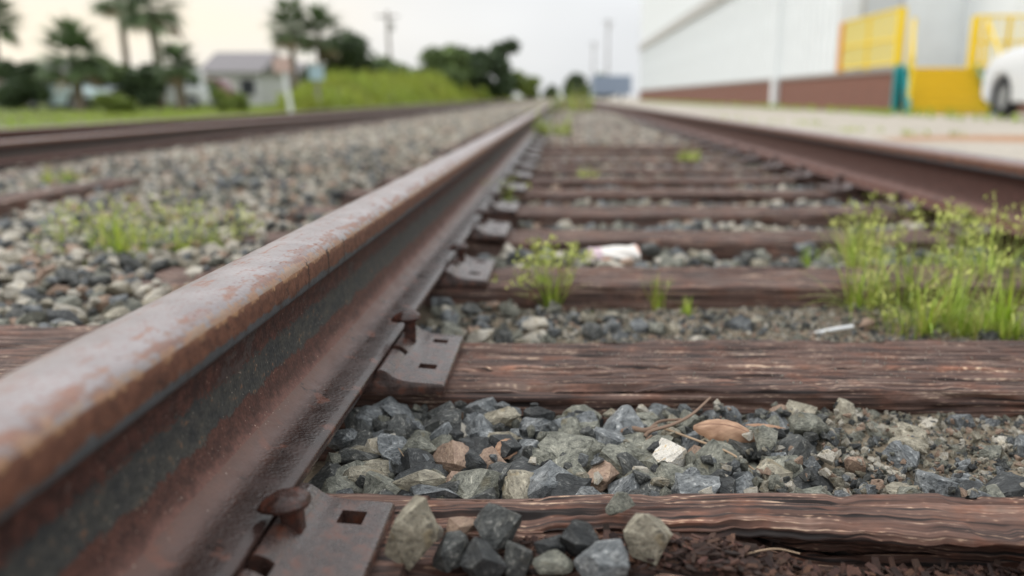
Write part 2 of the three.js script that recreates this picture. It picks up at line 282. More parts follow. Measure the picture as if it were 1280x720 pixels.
// ------------------------------------------------------------------ the ground: one sheet, fine near the track, out to the horizon
{
  const axis = (pts) => { const o = []; for (let k = 0; k < pts.length - 1; k++) { const [a, st] = pts[k], b = pts[k + 1][0], n = Math.max(1, Math.round((b - a) / st)); for (let i = 0; i < n; i++) o.push(a + (b - a) * i / n); } o.push(pts[pts.length - 1][0]); return o; };
  const xs = axis([[-900, 200], [-100, 15], [-25, 2], [-9, 0.35], [-3.4, 0.1], [-1.4, 0.02], [-0.28, 0.012], [1.2, 0.04], [2.2, 0.12], [5, 0.5], [12, 3], [30, 20], [100, 200], [900, 1]]);
  const ds = axis([[-30, 6], [0, 0.2], [0.4, 0.012], [1.6, 0.02], [2.6, 0.06], [5, 0.15], [10, 0.5], [25, 3], [60, 12], [120, 60], [1000, 1]]);
  const nx = xs.length, nz = ds.length, pos = new Float32Array(nx * nz * 3), uv = new Float32Array(nx * nz * 2), col = new Float32Array(nx * nz * 3), idx = [];
  const k1 = C(148, 138, 122), k2 = C(172, 165, 154), k3 = C(222, 218, 211), k4 = C(128, 142, 80), k5 = C(206, 152, 108), tmp = new THREE.Color();
  for (let j = 0; j < nz; j++) for (let i = 0; i < nx; i++) {
    const x = xs[i], z = -ds[j], n = j * nx + i; pos.set([x, groundY(x, z), z], n * 3); uv[n * 2] = x / 1.1; uv[n * 2 + 1] = z / 1.1;
    const e = 0.35 * fbm(x * 1.5, z * 0.6, 3), e2 = fbm(x * 0.9, z * 0.9, 3);
    tmp.copy(k1);
    tmp.lerp(k2, sst(-0.5, -1.2, x + e * 0.3));
    tmp.lerp(k3, sst(1.7, 2.6, x + e));
    if (x < -5) tmp.lerp(k4, sst(-6.3, -6.9, x + e));
    tmp.lerp(k4, 0.6 * sst(0.25, 0.5, e2) * sst(2.2, 3, x) * sst(7, 6, x));
    const ex = (x - 4.15) / 1.25, ez = (z + 7.2) / 0.75, r2 = Math.hypot(ex, ez) + 0.5 * e2; tmp.lerp(k5, 0.85 * sst(1.15, 0.6, r2));
    tmp.multiplyScalar(1 + 0.2 * e2);
    col.set([tmp.r, tmp.g, tmp.b], n * 3);
    if (i < nx - 1 && j < nz - 1) idx.push(n, n + 1, n + nx, n + 1, n + nx + 1, n + nx);
  }
  const g = new THREE.BufferGeometry(); g.setAttribute('position', new THREE.BufferAttribute(pos, 3)); g.setAttribute('uv', new THREE.BufferAttribute(uv, 2)); g.setAttribute('color', new THREE.BufferAttribute(col, 3)); g.setIndex(idx); g.computeVertexNormals();
  tag(mesh('ground', g, M.ground), 'gravelly ground of dirt, grit and grass around the tracks', null, null, 'structure');
}

// ------------------------------------------------------------------ rails
function railGeo(len) {
  const zs = []; for (let z = 0; z < len;) { zs.push(z); z += z < 4 ? 0.25 : 3; } zs.push(len);
  const P = [], N = [], U = [], I = [], m = prof.length;
  zs.forEach((z, j) => { for (let i = 0; i <= m; i++) { const [x, y] = prof[i % m]; const a = prof[(i - 1 + m) % m], b = prof[(i + 1) % m]; let nx = b[1] - a[1], ny = -(b[0] - a[0]); const l = Math.hypot(nx, ny) || 1; P.push(x, y, -z); N.push(nx / l, ny / l, 0); U.push(z / RL, profS[i] / PERIM); if (j && i < m) { const q = j * (m + 1) + i, r = q - m - 1; I.push(r, q, r + 1, r + 1, q, q + 1); } } });
  const g = new THREE.BufferGeometry(); g.setAttribute('position', new THREE.Float32BufferAttribute(P, 3)); g.setAttribute('normal', new THREE.Float32BufferAttribute(N, 3)); g.setAttribute('uv', new THREE.Float32BufferAttribute(U, 2)); g.setIndex(I);
  const sh = new THREE.Shape(prof.map(([x, y]) => new THREE.Vector2(x, y))), cap = new THREE.ShapeGeometry(sh), cuv = cap.attributes.uv; for (let i = 0; i < cuv.count; i++) cuv.setXY(i, cuv.getX(i), 0.5);
  const cap2 = cap.clone(); cap2.rotateY(Math.PI); cap2.translate(0, 0, -len);
  return merge([g, cap, cap2]);
}
const railG = railGeo(150);
const TRACK2 = -0.155, RAIL2_N = -4.14, RAIL2_F = -5.65;
function rail(x, y, label, flip) { const r = mesh('rail', railG, M.rail); r.position.set(x, y, flip ? -149.2 : 0.8); if (flip) r.rotation.y = Math.PI; return tag(r, label, 'rail'); }
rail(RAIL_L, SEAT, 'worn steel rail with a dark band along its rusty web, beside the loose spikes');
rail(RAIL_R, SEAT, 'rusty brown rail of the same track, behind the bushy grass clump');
rail(RAIL2_N, TRACK2 + SEAT, 'dark rail of the neighbouring track beyond the ballast, the one nearer the ballast');
rail(RAIL2_F, TRACK2 + SEAT, 'dark rail of the neighbouring track, the one nearer the grass verge', true);

// ------------------------------------------------------------------ ties
function tieGeo({ xs, zn, zf, top = () => 0, disp = 1, ds = 0.006, dsSide = 0.01, bottom = -0.17, seed = 0, tint, zDisp, round = 0.007 }) {
  // cross-section from the bottom of the near face over the top to the bottom of the far face; sample [z toward the far side, y, part]
  const L = zf - zn, sec = [];
  const add = (x0, y0, x1, y1, st, part) => { const n = Math.max(1, Math.round(Math.hypot(x1 - x0, y1 - y0) / st)); for (let i = 0; i < n; i++) sec.push([lerp(x0, x1, i / n), lerp(y0, y1, i / n), part]); };
  add(0, bottom, 0, -round, dsSide, 0);
  for (let k = 0; k < 4; k++) { const a = k / 4 * Math.PI / 2; sec.push([round - round * Math.cos(a), -round + round * Math.sin(a), 1]); }
  add(round, 0, L - round, 0, ds, 1);
  for (let k = 0; k < 4; k++) { const a = k / 4 * Math.PI / 2; sec.push([L - round + round * Math.sin(a), -round + round * Math.cos(a), 1]); }
  add(L, -round, L, bottom, dsSide * 1.5, 2); sec.push([L, bottom, 2]);
  const m = sec.length, S = [0]; for (let i = 1; i < m; i++) S.push(S[i - 1] + Math.hypot(sec[i][0] - sec[i - 1][0], sec[i][1] - sec[i - 1][1]));
  const nrm = sec.map((q, i) => { const a = sec[Math.max(0, i - 1)], b = sec[Math.min(m - 1, i + 1)]; const x = -(b[1] - a[1]), y = b[0] - a[0], l = Math.hypot(x, y); return [x / l, y / l]; });
  const P = [], U = [], K = [], I = [], c = [1, 1, 1];
  xs.forEach((x, j) => sec.forEach((q, i) => {
    const s = S[i]; const wv = s + 0.0016 * noise(x * 4, s * 8, 256, 256, seed);
    let d = 0.0024 * fbm(x * 1.5, wv * 30, 3, 256, 256, seed + 3);
    const cr1 = Math.abs(noise(x * 1.5, wv * 62, 256, 256, seed + 9)), cr2 = Math.abs(noise(x * 4, wv * 170, 256, 256, seed + 19)), on = clamp(0.25 + 1.5 * noise(x * 2.4, wv * 16, 256, 256, seed + 29));
    d -= 0.0120 * sst(0.085, 0.0, cr1) * on + 0.0030 * sst(0.16, 0, cr2);
    d += 0.0012 * noise(x * 14, wv * 330, 256, 256, seed + 37);
    const edge = q[2] === 1 && (q[0] < 0.02 || q[0] > L - 0.02); if (edge) d -= 0.006 * sst(0.1, 0.5, noise(x * 7, seed + 0.5, 256, 256, 53)) + 0.003 * sst(0.2, 0.6, noise(x * 22, seed + 3.5, 256, 256, 59));
    d += 0.0025 * noise(x * 1.7, s * 6, 256, 256, seed + 47);
    d *= disp;
    let z = q[0] + nrm[i][0] * d, y = q[1] + nrm[i][1] * d;
    const tz = zn + z, w = q[2] === 1 ? 1 : clamp(1 - (-q[1]) / 0.17);
    if (zDisp) z += zDisp(x, tz, q);
    y += (q[2] === 1 ? top(x, tz) : top(x, q[2] === 0 ? zn : zf) * w);
    P.push(x, y, -(zn + z)); U.push(x / 1.3 + seed * 0.137, s / 0.33 + seed * 0.31);
    const t = tint ? tint(x, tz, d) : c; K.push(t[0], t[1], t[2]);
    if (j && i) { const a = j * m + i, b = a - m; I.push(b - 1, a - 1, b, b, a - 1, a); }
  }));
  const g = new THREE.BufferGeometry(); g.setAttribute('position', new THREE.Float32BufferAttribute(P, 3)); g.setAttribute('uv', new THREE.Float32BufferAttribute(U, 2)); g.setAttribute('color', new THREE.Float32BufferAttribute(K, 3));
  for (const j of [0, xs.length - 1]) { const o = j * m; for (let i = 1; i < m - 1; i++) j ? I.push(o, o + i, o + i + 1) : I.push(o, o + i + 1, o + i); }
  g.setIndex(I); g.computeVertexNormals(); return g;
}
const span = (a, b, st) => { const n = Math.max(1, Math.round((b - a) / st)); return [...Array(n).keys()].map(i => a + (b - a) * i / n); };
const coreY = x => -lerp(0.013, 0.044, sst(0.11, 0.24, x));   // floor of the rotten gap
const tieLabels = ['split weathered tie under the low spike head, a rotten gap along its middle', 'weathered tie with a pale splintered crack, under the plate with the tall spike', 'weathered tie behind the middle grass tuft, in front of the crumpled paper cup'];
{
  // the nearest tie has split lengthwise: a rotten trough between two slabs
  const X1 = [...span(-0.26, 0.46, 0.0019), ...span(0.46, TIE_X1, 0.03), TIE_X1], X0 = [...span(TIE_X0, -0.26, 0.03), ...span(-0.26, -0.125, 0.003), -0.125];
  const tint1 = (x, z) => { const n = noise(x * 6, z * 60, 256, 256, 5), k = 1.1 + 0.22 * n; return [k * 1.06, k, k * 0.95]; };
  const t1 = thing('railway_tie', tieLabels[0], 'railway tie', [0, 0, 0], 0, 'ties of the track');
  const lip = x => -0.028 * sst(0.24, 0.44, x) + 0.003 * Math.sin(x * 17) + 0.006 * noise(x * 14, 3) + 0.004 * noise(x * 50, 8);
  mesh('back_slab', tieGeo({ xs: X1, zn: 0.616, zf: 0.677, ds: 0.0014, dsSide: 0.003, bottom: -0.045, round: 0.007, seed: 4, disp: 0.9, tint: tint1,
    top: (x, z) => -0.005 * sst(0.632, 0.615, z) + 0.003 * noise(x * 7, z * 30), zDisp: (x, z, q) => { const w = q[2] === 2 ? 0 : sst(0.055, 0.0, q[0]), under = q[2] === 0 ? 0.035 * sst(0.008 + 0.006 * noise(x * 9, 4), 0.03, -q[1]) : 0; return lip(x) * w + under; } }), M.tie, t1);
  mesh('front_slab', tieGeo({ xs: X1, zn: 0.45, zf: 0.552, ds: 0.002, dsSide: 0.006, seed: 14, disp: 1.2, tint: tint1, bottom: -0.16, zDisp: (x, z, q) => (q[2] === 0 ? 0 : sst(0.04, 0.1, q[0])) * (0.008 * Math.sin(x * 11 + 1) + 0.008 * noise(x * 22, 13) + 0.004 * noise(x * 60, 3)), top: (x, z) => -0.006 }), M.tie, t1);
  mesh('rotten_core', tieGeo({ xs: X1, zn: 0.54, zf: 0.668, ds: 0.004, dsSide: 0.02, seed: 24, disp: 2.4, bottom: -0.15, top: coreY, tint: () => [0.8, 0.7, 0.64] }), M.tie, t1);
  mesh('sound_end', tieGeo({ xs: X0, zn: 0.452, zf: 0.675, ds: 0.003, dsSide: 0.012, seed: 34, disp: 1, tint: tint1 }), M.tie, t1);
  // the second: a long crack along the top with pale fresh splinters
  const cz = x => 1.018 + 0.006 * Math.sin(x * 6) + 0.006 * noise(x * 9, 2) + 0.002 * noise(x * 40, 5);
  const top2 = (x, z) => { const a = Math.abs(z - cz(x)), wd = 0.005 + 0.006 * clamp(0.5 + noise(x * 12, 7)); return -0.012 * sst(wd, wd * 0.35, a) * sst(-0.16, -0.1, x) + 0.024 * sst(-0.42, -0.7, x) - 0.0035 * sst(0.015, 0, Math.abs(z - 1.09 - 0.01 * Math.sin(x * 5)) ) ; };
  const g2 = tieGeo({ xs: [...span(TIE_X0, -0.26, 0.006), ...span(-0.26, 0.74, 0.0022), ...span(0.74, TIE_X1, 0.03), TIE_X1], zn: 0.94, zf: 1.152, ds: 0.0019, dsSide: 0.004, top: top2, seed: 11, disp: 1.05, tint: (x, z, d) => { const a = Math.abs(z - cz(x) - 0.004); const pale = sst(0.015, 0.003, a) * sst(-0.18, -0.12, x) * clamp(0.2 + 1.3 * noise(x * 9, z * 70, 256, 256, 8)); const n = noise(x * 5, z * 50, 256, 256, 6), k = 1 + 0.16 * n; return [k * (1 + 1.5 * pale), k * (1 + 1.55 * pale), k * (1 + 1.45 * pale)]; } });
  tag(mesh('railway_tie', g2, M.tie), tieLabels[1], 'railway tie', 'ties of the track');
  const g3 = tieGeo({ xs: [...span(TIE_X0, TIE_X1, 0.012), TIE_X1], zn: 1.49, zf: 1.692, ds: 0.005, dsSide: 0.012, seed: 17, disp: 1.4 });
  tag(mesh('railway_tie', g3, M.tie), tieLabels[2], 'railway tie', 'ties of the track');
}
const farTie = [0, 1, 2, 3, 4].map(k => { const g = tieGeo({ xs: [...span(TIE_X0, TIE_X1, 0.05), TIE_X1], zn: -0.1075, zf: 0.1075, ds: 0.012, dsSide: 0.03, seed: 23 + k * 7, disp: 2.2 }); g.deleteAttribute('color'); return g; });
const ordinal = ['', 'first', 'second', 'third', 'fourth', 'fifth', 'sixth', 'seventh', 'eighth', 'ninth', 'tenth'];
for (let k = 3; k < NT; k++) {
  const [a, b] = tieEdges[k], o = mesh('railway_tie', farTie[k % 5], M.tieFar);
  o.position.set(R(-0.03, 0.03), R(-0.009, 0.003), -(a + b) / 2); o.rotation.y = R(-0.008, 0.008); o.scale.z = (b - a) / 0.215;
  tag(o, k === 3 ? 'brown tie behind the crumpled paper cup' : k < 7 ? `brown weathered tie, ${ordinal[k - 2]} one beyond the middle grass tuft's tie` : 'weathered tie in the receding row beyond the weedy bays', 'railway tie', 'ties of the track');
}
{ const gs = []; for (let d = 31.2; d < 95; d += 0.51) gs.push(box(2.6, 0.16, 0.21, 0.445, -0.085, -d)); tag(mesh('distant_ties', merge(gs), M.tieFar), 'far ties of the track running together towards the horizon', 'railway ties', null, 'stuff'); }
{ // the neighbouring track
  const g = farTie[1]; for (let k = 0, d = 2.2; d < 26; d += 0.53, k++) { const o = mesh('railway_tie', farTie[k % 5], M.tieFar); o.position.set((RAIL2_N + RAIL2_F) / 2 - 0.445 + R(-0.03, 0.03), TRACK2 + R(-0.006, 0), -d); tag(o, 'tie of the neighbouring track, half hidden behind its dark rail', 'railway tie', 'ties of the neighbouring track'); }
}
// a loose tie lying in the ballast between the tracks
{
  const a = at(-150, 300, -0.1), b = at(128, 246, -0.1), o = mesh('loose_tie', tieGeo({ xs: [...span(-0.75, 0.75, 0.02), 0.75], zn: -0.09, zf: 0.09, ds: 0.008, dsSide: 0.015, seed: 61, disp: 2, bottom: -0.13 }), M.tie);
  o.position.set((a.x + b.x) / 2, -0.03, (a.z + b.z) / 2); o.rotation.y = Math.atan2(-(b.z - a.z), b.x - a.x); o.rotation.z = 0.0;
  tag(o, 'loose dark timber half buried in the ballast between the two tracks', 'timber');
}

// ------------------------------------------------------------------ tie plates and spikes
const ev = new Evaluator(); ev.attributes = ['position', 'normal', 'uv']; ev.useGroups = false;
function plateGeo(w, holes) {   // local x = 0 at the rail's centre, +x towards the gauge side, w along the rail
  const sh = new THREE.Shape();
  sh.moveTo(-0.158, 0); sh.lineTo(0.160, 0); sh.lineTo(0.1612, 0.0075); sh.quadraticCurveTo(0.1612, 0.0112, 0.157, 0.0118);
  sh.lineTo(0.128, 0.0142); sh.quadraticCurveTo(0.108, 0.0156, 0.098, 0.0222); sh.quadraticCurveTo(0.091, 0.0300, 0.0835, 0.0308); sh.quadraticCurveTo(0.0785, 0.0305, 0.0782, 0.0195);
  sh.lineTo(-0.0782, 0.0195); sh.quadraticCurveTo(-0.0785, 0.0305, -0.0835, 0.0308); sh.quadraticCurveTo(-0.091, 0.0300, -0.098, 0.0222); sh.quadraticCurveTo(-0.108, 0.0156, -0.128, 0.0142); sh.lineTo(-0.155, 0.0118); sh.quadraticCurveTo(-0.158, 0.0112, -0.158, 0.0075); sh.closePath();
  const g = new THREE.ExtrudeGeometry(sh, { depth: w - 0.003, bevelEnabled: true, bevelThickness: 0.0015, bevelSize: 0.0012, bevelSegments: 2, curveSegments: 6 }); g.translate(0, 0, -w / 2 + 0.0015);
  let b = new Brush(g); b.updateMatrixWorld();
  for (const [x, z, sx, sz] of holes) { const h = new Brush(new THREE.BoxGeometry(sx, 0.1, sz)); h.position.set(x, 0.03, z); h.updateMatrixWorld(); b = ev.evaluate(b, h, SUBTRACTION); b.updateMatrixWorld(); }
  return BGU.toCreasedNormals(boxUV(b.geometry.clone(), 5), 0.7);
}
const plateA = plateGeo(0.200, [[0.132, -0.070, 0.021, 0.021], [0.132, 0.045, 0.021, 0.021], [0.087, 0.022, 0.021, 0.019], [-0.132, -0.05, 0.02, 0.02], [-0.132, 0.05, 0.02, 0.02]]);
const plateB = plateGeo(0.206, [[0.132, -0.068, 0.021, 0.017], [0.132, 0.042, 0.023, 0.018], [0.087, 0.012, 0.024, 0.016], [-0.132, -0.05, 0.02, 0.02], [-0.132, 0.05, 0.02, 0.02]]);
function spikeGeos(n = 20) {   // head overhangs towards -x (over the rail's foot); origin on the shank's axis at the underside of the head
  const P = [], I = [], prof2 = [[0.0, 0.0115], [0.35, 0.0112], [0.65, 0.0098], [0.88, 0.0070], [1.0, 0.0035], [0.97, 0.0008], [0.80, -0.0012], [0.45, -0.0028], [0, -0.003]];
  prof2.forEach(([r, y], j) => { for (let i = 0; i <= n; i++) { const a = i / n * 6.28318, x = Math.cos(a), z = Math.sin(a); const ex = (x < 0 ? 0.0265 : 0.0155), wob = 1 + 0.05 * noise(x * 2 + 7, z * 2 + 3); P.push(ex * r * x * wob, y + 0.0012 * noise(x * r * 3, z * r * 3 + 5) + (x < 0 ? -0.004 * r * r * x * x : 0), 0.0172 * r * z * wob); if (j && i) { const q = j * (n + 1) + i, b = q - n - 1; I.push(b - 1, b, q - 1, b, q, q - 1); } } });
  const g = new THREE.BufferGeometry(); g.setAttribute('position', new THREE.Float32BufferAttribute(P, 3)); g.setIndex(I);
  const head = BGU.toCreasedNormals(boxUV(g, 6), 0.9);
  const s = new THREE.Shape(); const h = 0.0078, c = 0.0016; s.moveTo(-h + c, -h); s.lineTo(h - c, -h); s.lineTo(h, -h + c); s.lineTo(h, h - c); s.lineTo(h - c, h); s.lineTo(-h + c, h); s.lineTo(-h, h - c); s.lineTo(-h, -h + c);
  const k = new THREE.ExtrudeGeometry(s, { depth: 0.13, bevelEnabled: false }); k.rotateX(Math.PI / 2);
  const kp = k.attributes.position; for (let i = 0; i < kp.count; i++) if (kp.getY(i) < -0.1) kp.setZ(i, kp.getZ(i) * 0.1);
  return [head, BGU.toCreasedNormals(boxUV(k, 6), 0.5)];
}
const [spikeHead, spikeShank] = spikeGeos();
function spike(x, y, z, turn, tiltZ, label, group) { const t = thing('rail_spike', label, 'spike', [x, y, z], turn, group); mesh('head', spikeHead, M.spike, t); mesh('shank', spikeShank, M.spike, t); t.rotation.z = tiltZ; return t; }
function plate(geo, x, z, flip, label, y = 0) { const o = mesh('tie_plate', geo, M.plate); o.position.set(x, y + 0.0005, z); if (flip) o.rotation.y = Math.PI; return tag(o, label, 'tie plate', 'tie plates'); }
plate(plateA, RAIL_L, -0.530, false, 'wet rusty tie plate on the split tie, under the low spike head');
plate(plateB, RAIL_L, -1.025, false, 'wet rusty tie plate with three open holes, under the spike that stands up tall');
spike(-0.2165, 0.044, -0.569, 0.0, 0.03, 'rusty spike with a broad low oval head, in the plate on the split tie', 'spikes');
spike(-0.2155, 0.056, -1.068, 0.12, -0.03, 'rusty spike standing up tall from the plate with three open holes', 'spikes');
for (let k = 0; k < 24; k++) {
  const [a, b] = tieEdges[k], zc = -(a + b) / 2;
  for (const sd of [0, 1]) {
    if (sd === 0 && k < 2) continue;
    const x = sd ? RAIL_R : RAIL_L;
    plate(k % 2 ? plateB : plateA, x, zc, !!sd, sd ? (k < 3 ? 'rusty tie plate under the right-hand brown rail, behind the bushy grass' : 'rusty tie plate under the brown rail on the grass clump side') : (k === 2 ? 'grey sheened tie plate on the tie behind the middle grass tuft' : 'grey sheened tie plate in the receding row along the worn rail'));
    spike(x + (sd ? -1 : 1) * 0.0945, R(0.04, 0.052), zc - 0.04 + R(-0.004, 0.004), sd ? Math.PI : 0, 0, sd ? 'rusty spike holding the brown rail on the grass clump side' : 'rusty spike in the receding row of plates along the worn rail', 'spikes');
  }
}

// ------------------------------------------------------------------ ballast: stones dropped one by one onto a height map
const HX0 = -3.5, HZ0 = -6.6, HC = 0.004, HNX = Math.round((1.2 + 3.5) / HC), HNZ = Math.round((6.6 - 0.3) / HC), hm = new Float32Array(HNX * HNZ);
const hIdx = (x, z) => { const i = Math.floor((x - HX0) / HC), j = Math.floor((z - HZ0) / HC); return i < 0 || j < 0 || i >= HNX || j >= HNZ ? -1 : j * HNX + i; };
for (let j = 0; j < HNZ; j += 3) for (let i = 0; i < HNX; i += 3) { const y = groundY(HX0 + (i + 1.5) * HC, HZ0 + (j + 1.5) * HC); for (let b = 0; b < 3; b++) for (let a = 0; a < 3; a++) if (i + a < HNX && j + b < HNZ) hm[(j + b) * HNX + i + a] = y; }
function hFill(x0, x1, z0, z1, y) { for (let z = z0; z < z1; z += HC) for (let x = x0; x < x1; x += HC) { const k = hIdx(x, z); if (k >= 0) hm[k] = Math.max(hm[k], y); } }
tieEdges.forEach(([a, b], k) => { if (a > 6.5) return; if (k === 0) { hFill(TIE_X0, TIE_X1, -0.677, -0.610, 0.002); hFill(TIE_X0, TIE_X1, -0.558, -0.45, 0.002); hFill(TIE_X0, -0.12, -0.677, -0.45, 0.002); for (let x = -0.13; x < 0.5; x += HC) hFill(x, x + HC * 0.9, -0.614, -0.554, coreY(x) + 0.002); } else hFill(TIE_X0, TIE_X1, -b, -a, 0.002); });
for (const X of [RAIL_L, RAIL_R]) { if (X > 0) hFill(X - 0.078, X + 0.078, -6.6, -0.3, 0.032); else { hFill(X - 0.078, X + 0.078, -6.6, -1.48, 0.032); hFill(X - 0.078, X + 0.078, -0.68, -0.3, 0.032); } hFill(X - 0.041, X + 0.041, -6.6, -0.3, 0.2); }
tieEdges.forEach(([a, b], k) => { if (a < 6.5) { const z = -(a + b) / 2; hFill(RAIL_L + 0.07, RAIL_L + 0.163, z - 0.105, z + 0.105, 0.03); hFill(RAIL_L - 0.163, RAIL_L - 0.07, z - 0.105, z + 0.105, 0.03); } });
{ const a = at(-150, 300, -0.1), b = at(128, 246, -0.1); for (let t = -0.2; t <= 1.1; t += 0.01) { const x = lerp(a.x, b.x, t), z = lerp(a.z, b.z, t); hFill(x - 0.12, x + 0.12, z - 0.12, z + 0.12, 0.1); } }
const stones = [], tv = new THREE.Vector3();
function drop(geo, far, kind, x, z, size, sq, rot, opt = {}) {
  const e = new THREE.Euler(rot[0], rot[1], rot[2], 'YXZ'), q = new THREE.Quaternion().setFromEuler(e), S = new THREE.Vector3(size * sq[0], size * sq[1], size * sq[2]);
  const src = (far ? rocksFar : rocksNear)[geo % (far ? 8 : 16)], low = rocksFar[geo % 8], p = low.attributes.position, m = new THREE.Matrix4().compose(new THREE.Vector3(x, 0, z), q, S);
  let y = -9, lo = 9, hi = -9, n = 0, sum = 0; const pts = [];
  for (let i = 0; i < p.count; i++) { tv.fromBufferAttribute(p, i).applyMatrix4(m); const k = hIdx(tv.x, tv.z); if (k < 0) continue; pts.push(tv.x, tv.y, tv.z, k); if (tv.y < 0) { const c = hm[k] - tv.y; if (c > y) y = c; } lo = Math.min(lo, tv.y); hi = Math.max(hi, tv.y); }
  if (!pts.length) return null;
  y -= (opt.sink ?? 0.12) * (hi - lo);
  if (opt.y !== undefined) y = opt.y;
  if (opt.cap !== undefined && y + hi > opt.cap) return null;
  if (opt.maxBase !== undefined && y + lo > opt.maxBase) return null;
  for (let i = 0; i < p.count; i += 3) {   // raise the map under the stone's upper faces
    const A = i * 4; if (A + 11 >= pts.length) break;
    const steps = 3; for (let a = 0; a <= steps; a++) for (let b = 0; b <= steps - a; b++) { const c = steps - a - b, X = (pts[A] * a + pts[A + 4] * b + pts[A + 8] * c) / steps, Y = (pts[A + 1] * a + pts[A + 5] * b + pts[A + 9] * c) / steps, Z = (pts[A + 2] * a + pts[A + 6] * b + pts[A + 10] * c) / steps, k = hIdx(X, Z); if (k >= 0 && y + Y > hm[k]) hm[k] = y + Y; }
  }
  const s = { geo, far, kind, wedge: opt.wedge, pos: new THREE.Vector3(x, y, z), q, S, r: size, zone: opt.zone, hero: opt.hero, src };
  stones.push(s); return s;
}
function wedgeRock(src) { const g = src.clone(), p = g.attributes.position; for (let i = 0; i < p.count; i++) { const y = p.getY(i), k = 1.04 - 0.42 * y * (y > 0 ? 1 : 0.25); p.setX(i, p.getX(i) * k + 0.16 * y); p.setZ(i, p.getZ(i) * k); } return BGU.toCreasedNormals(boxUV(g, 0.42), 0.38); }
const rot3 = (t = 0.45) => [R(-t, t), R(0, 6.28), R(-t, t)];
const pick = w => { let t = rnd() * w.reduce((a, b) => a + b, 0); for (let i = 0; i < w.length; i++) if ((t -= w[i]) < 0) return i; return 0; };
// stones that stand out, each placed where the photograph shows it
function hero(px, py, y, size, geo, kind, sq, rot, label, opt = {}) { const p = at(px, py, y); return drop(geo, false, kind, p.x, p.z, size, sq, rot, { sink: 0.1, hero: label, ...opt }); }
hero(838, 582, -0.032, 0.034, 11, 7, [0.8, 1.0, 0.6], [0.05, 0.35, -0.05], 'tall blocky white and ochre stone between the two nearest ties', { y: -0.034 });
hero(486, 520, -0.03, 0.014, 5, 4, [1, 0.7, 0.8], [0.2, 0.3, 0.1], 'small pale buff stone on top of the pile beside the worn rail');
// clean loose stones heaped between the two nearest ties
for (let k = 0; k < 1500; k++) {
  const x = R(-0.29, 0.27), z = R(-0.925, -0.692), s = 0.024 + 0.028 * Math.pow(rnd(), 1.2) * (k < 500 ? 1 : 0.2);
  drop(Math.floor(R(0, 16)), false, pick([4, 4.8, 5, 0.9, 0.35, 1.5, 0.15]), x, z, s, [1, R(0.5, 0.8), R(0.62, 0.95)], rot3(0.6), { cap: lerp(-0.004, -0.014, sst(-0.1, 0.25, x)), maxBase: -0.026, sink: 0.18, zone: 'pile' });
}
for (let k = 0; k < 500; k++) drop(Math.floor(R(0, 16)), true, pick([3, 4, 4, 2, 1.4, 1, 0.6]), R(-0.25, 0.32), R(-0.925, -0.692), 0.005 + 0.008 * rnd(), [1, R(0.4, 0.8), R(0.6, 1)], rot3(0.8), { cap: -0.006, maxBase: -0.02, sink: 0.1, zone: 'pile' });
// farther along the bay they sit in dirt and fines
for (const [px, py, s, g, k, l] of [[1196, 545, 0.018, 7, 1, 'pointed blue grey stone standing out of the dirt between the two nearest ties'], [1130, 582, 0.024, 9, 3, 'big rounded brown stone set in the dirt between the two nearest ties'], [1068, 606, 0.017, 2, 6, 'orange buff stone in the dirt close to the split tie'], [1252, 570, 0.015, 4, 4, 'knobbly pinkish white stone in the dirt close to the split tie'], [1005, 570, 0.026, 12, 2, 'long slanting grey green stone in the dirt between the two nearest ties'], [955, 590, 0.022, 1, 2, 'flat streaked grey stone under the straight twig']])
  hero(px, py, -0.05, s, g, k, [1, 0.62, 0.8], [R(-0.4, 0.4), R(0, 6), R(-0.3, 0.3)], l, { sink: 0.3 });
for (let k = 0; k < 170; k++) { const x = R(0.25, 1.1), z = R(-0.93, -0.692), s = 0.011 + 0.020 * Math.pow(rnd(), 1.5); drop(Math.floor(R(0, 16)), false, pick([1.5, 3, 4, 2.6, 1.4, 0.6, 0.7]), x, z, s, [1, R(0.5, 0.75), R(0.62, 0.95)], rot3(0.45), { cap: -0.008, maxBase: -0.034, sink: 0.56, zone: 'dirt' }); }
// stones in and on the split tie
hero(517, 664, 0.024, 0.031, 15, 3, [0.78, 1.0, 0.62], [0.05, 0.5, -0.22], 'tall streaked tan stone standing on the split tie next to the plate', { y: 0.024, wedge: true });
hero(566, 688, 0.006, 0.0175, 10, 0, [1, 0.78, 0.8], [0.2, 0.6, 0], 'dark grey lump of stone beside the tall tan stone', { y: 0.006 });
hero(577, 659, 0.009, 0.0135, 5, 6, [1, 0.6, 0.8], [0.5, 0.3, 0.1], 'small peach coloured stone behind the tall tan stone', { y: 0.009 });
hero(549, 667, 0.006, 0.009, 2, 4, [0.5, 1, 0.4], [0.1, 0.2, -0.2], 'thin white shard of stone beside the tall tan stone', { y: 0.006 });
hero(621, 659, 0.014, 0.0205, 8, 0, [1, 0.85, 0.8], [0.3, 0.9, 0.25], 'angular dark stone on the back slab of the split tie', { y: 0.014 });
hero(604, 700, 0.006, 0.0185, 11, 5, [1, 0.85, 0.85], [0.2, 0.1, 0.3], 'charcoal stone with pale flecks in the gap of the split tie', { y: 0.006 });
hero(647, 697, 0.005, 0.0165, 4, 0, [1, 0.85, 0.7], [0.1, 1.4, 0.2], 'streaked grey stone wedged in the gap of the split tie', { y: 0.005 });
hero(687, 685, 0.003, 0.013, 7, 5, [1, 0.7, 0.7], [0, 0.2, 0], 'small black stone wedged in the gap of the split tie', { y: 0.003 });
hero(692, 706, 0.001, 0.017, 13, 2, [1, 0.5, 0.7], [0, 0.1, 0], 'flat grey green stone at the front of the gap in the split tie', { y: 0.001 });
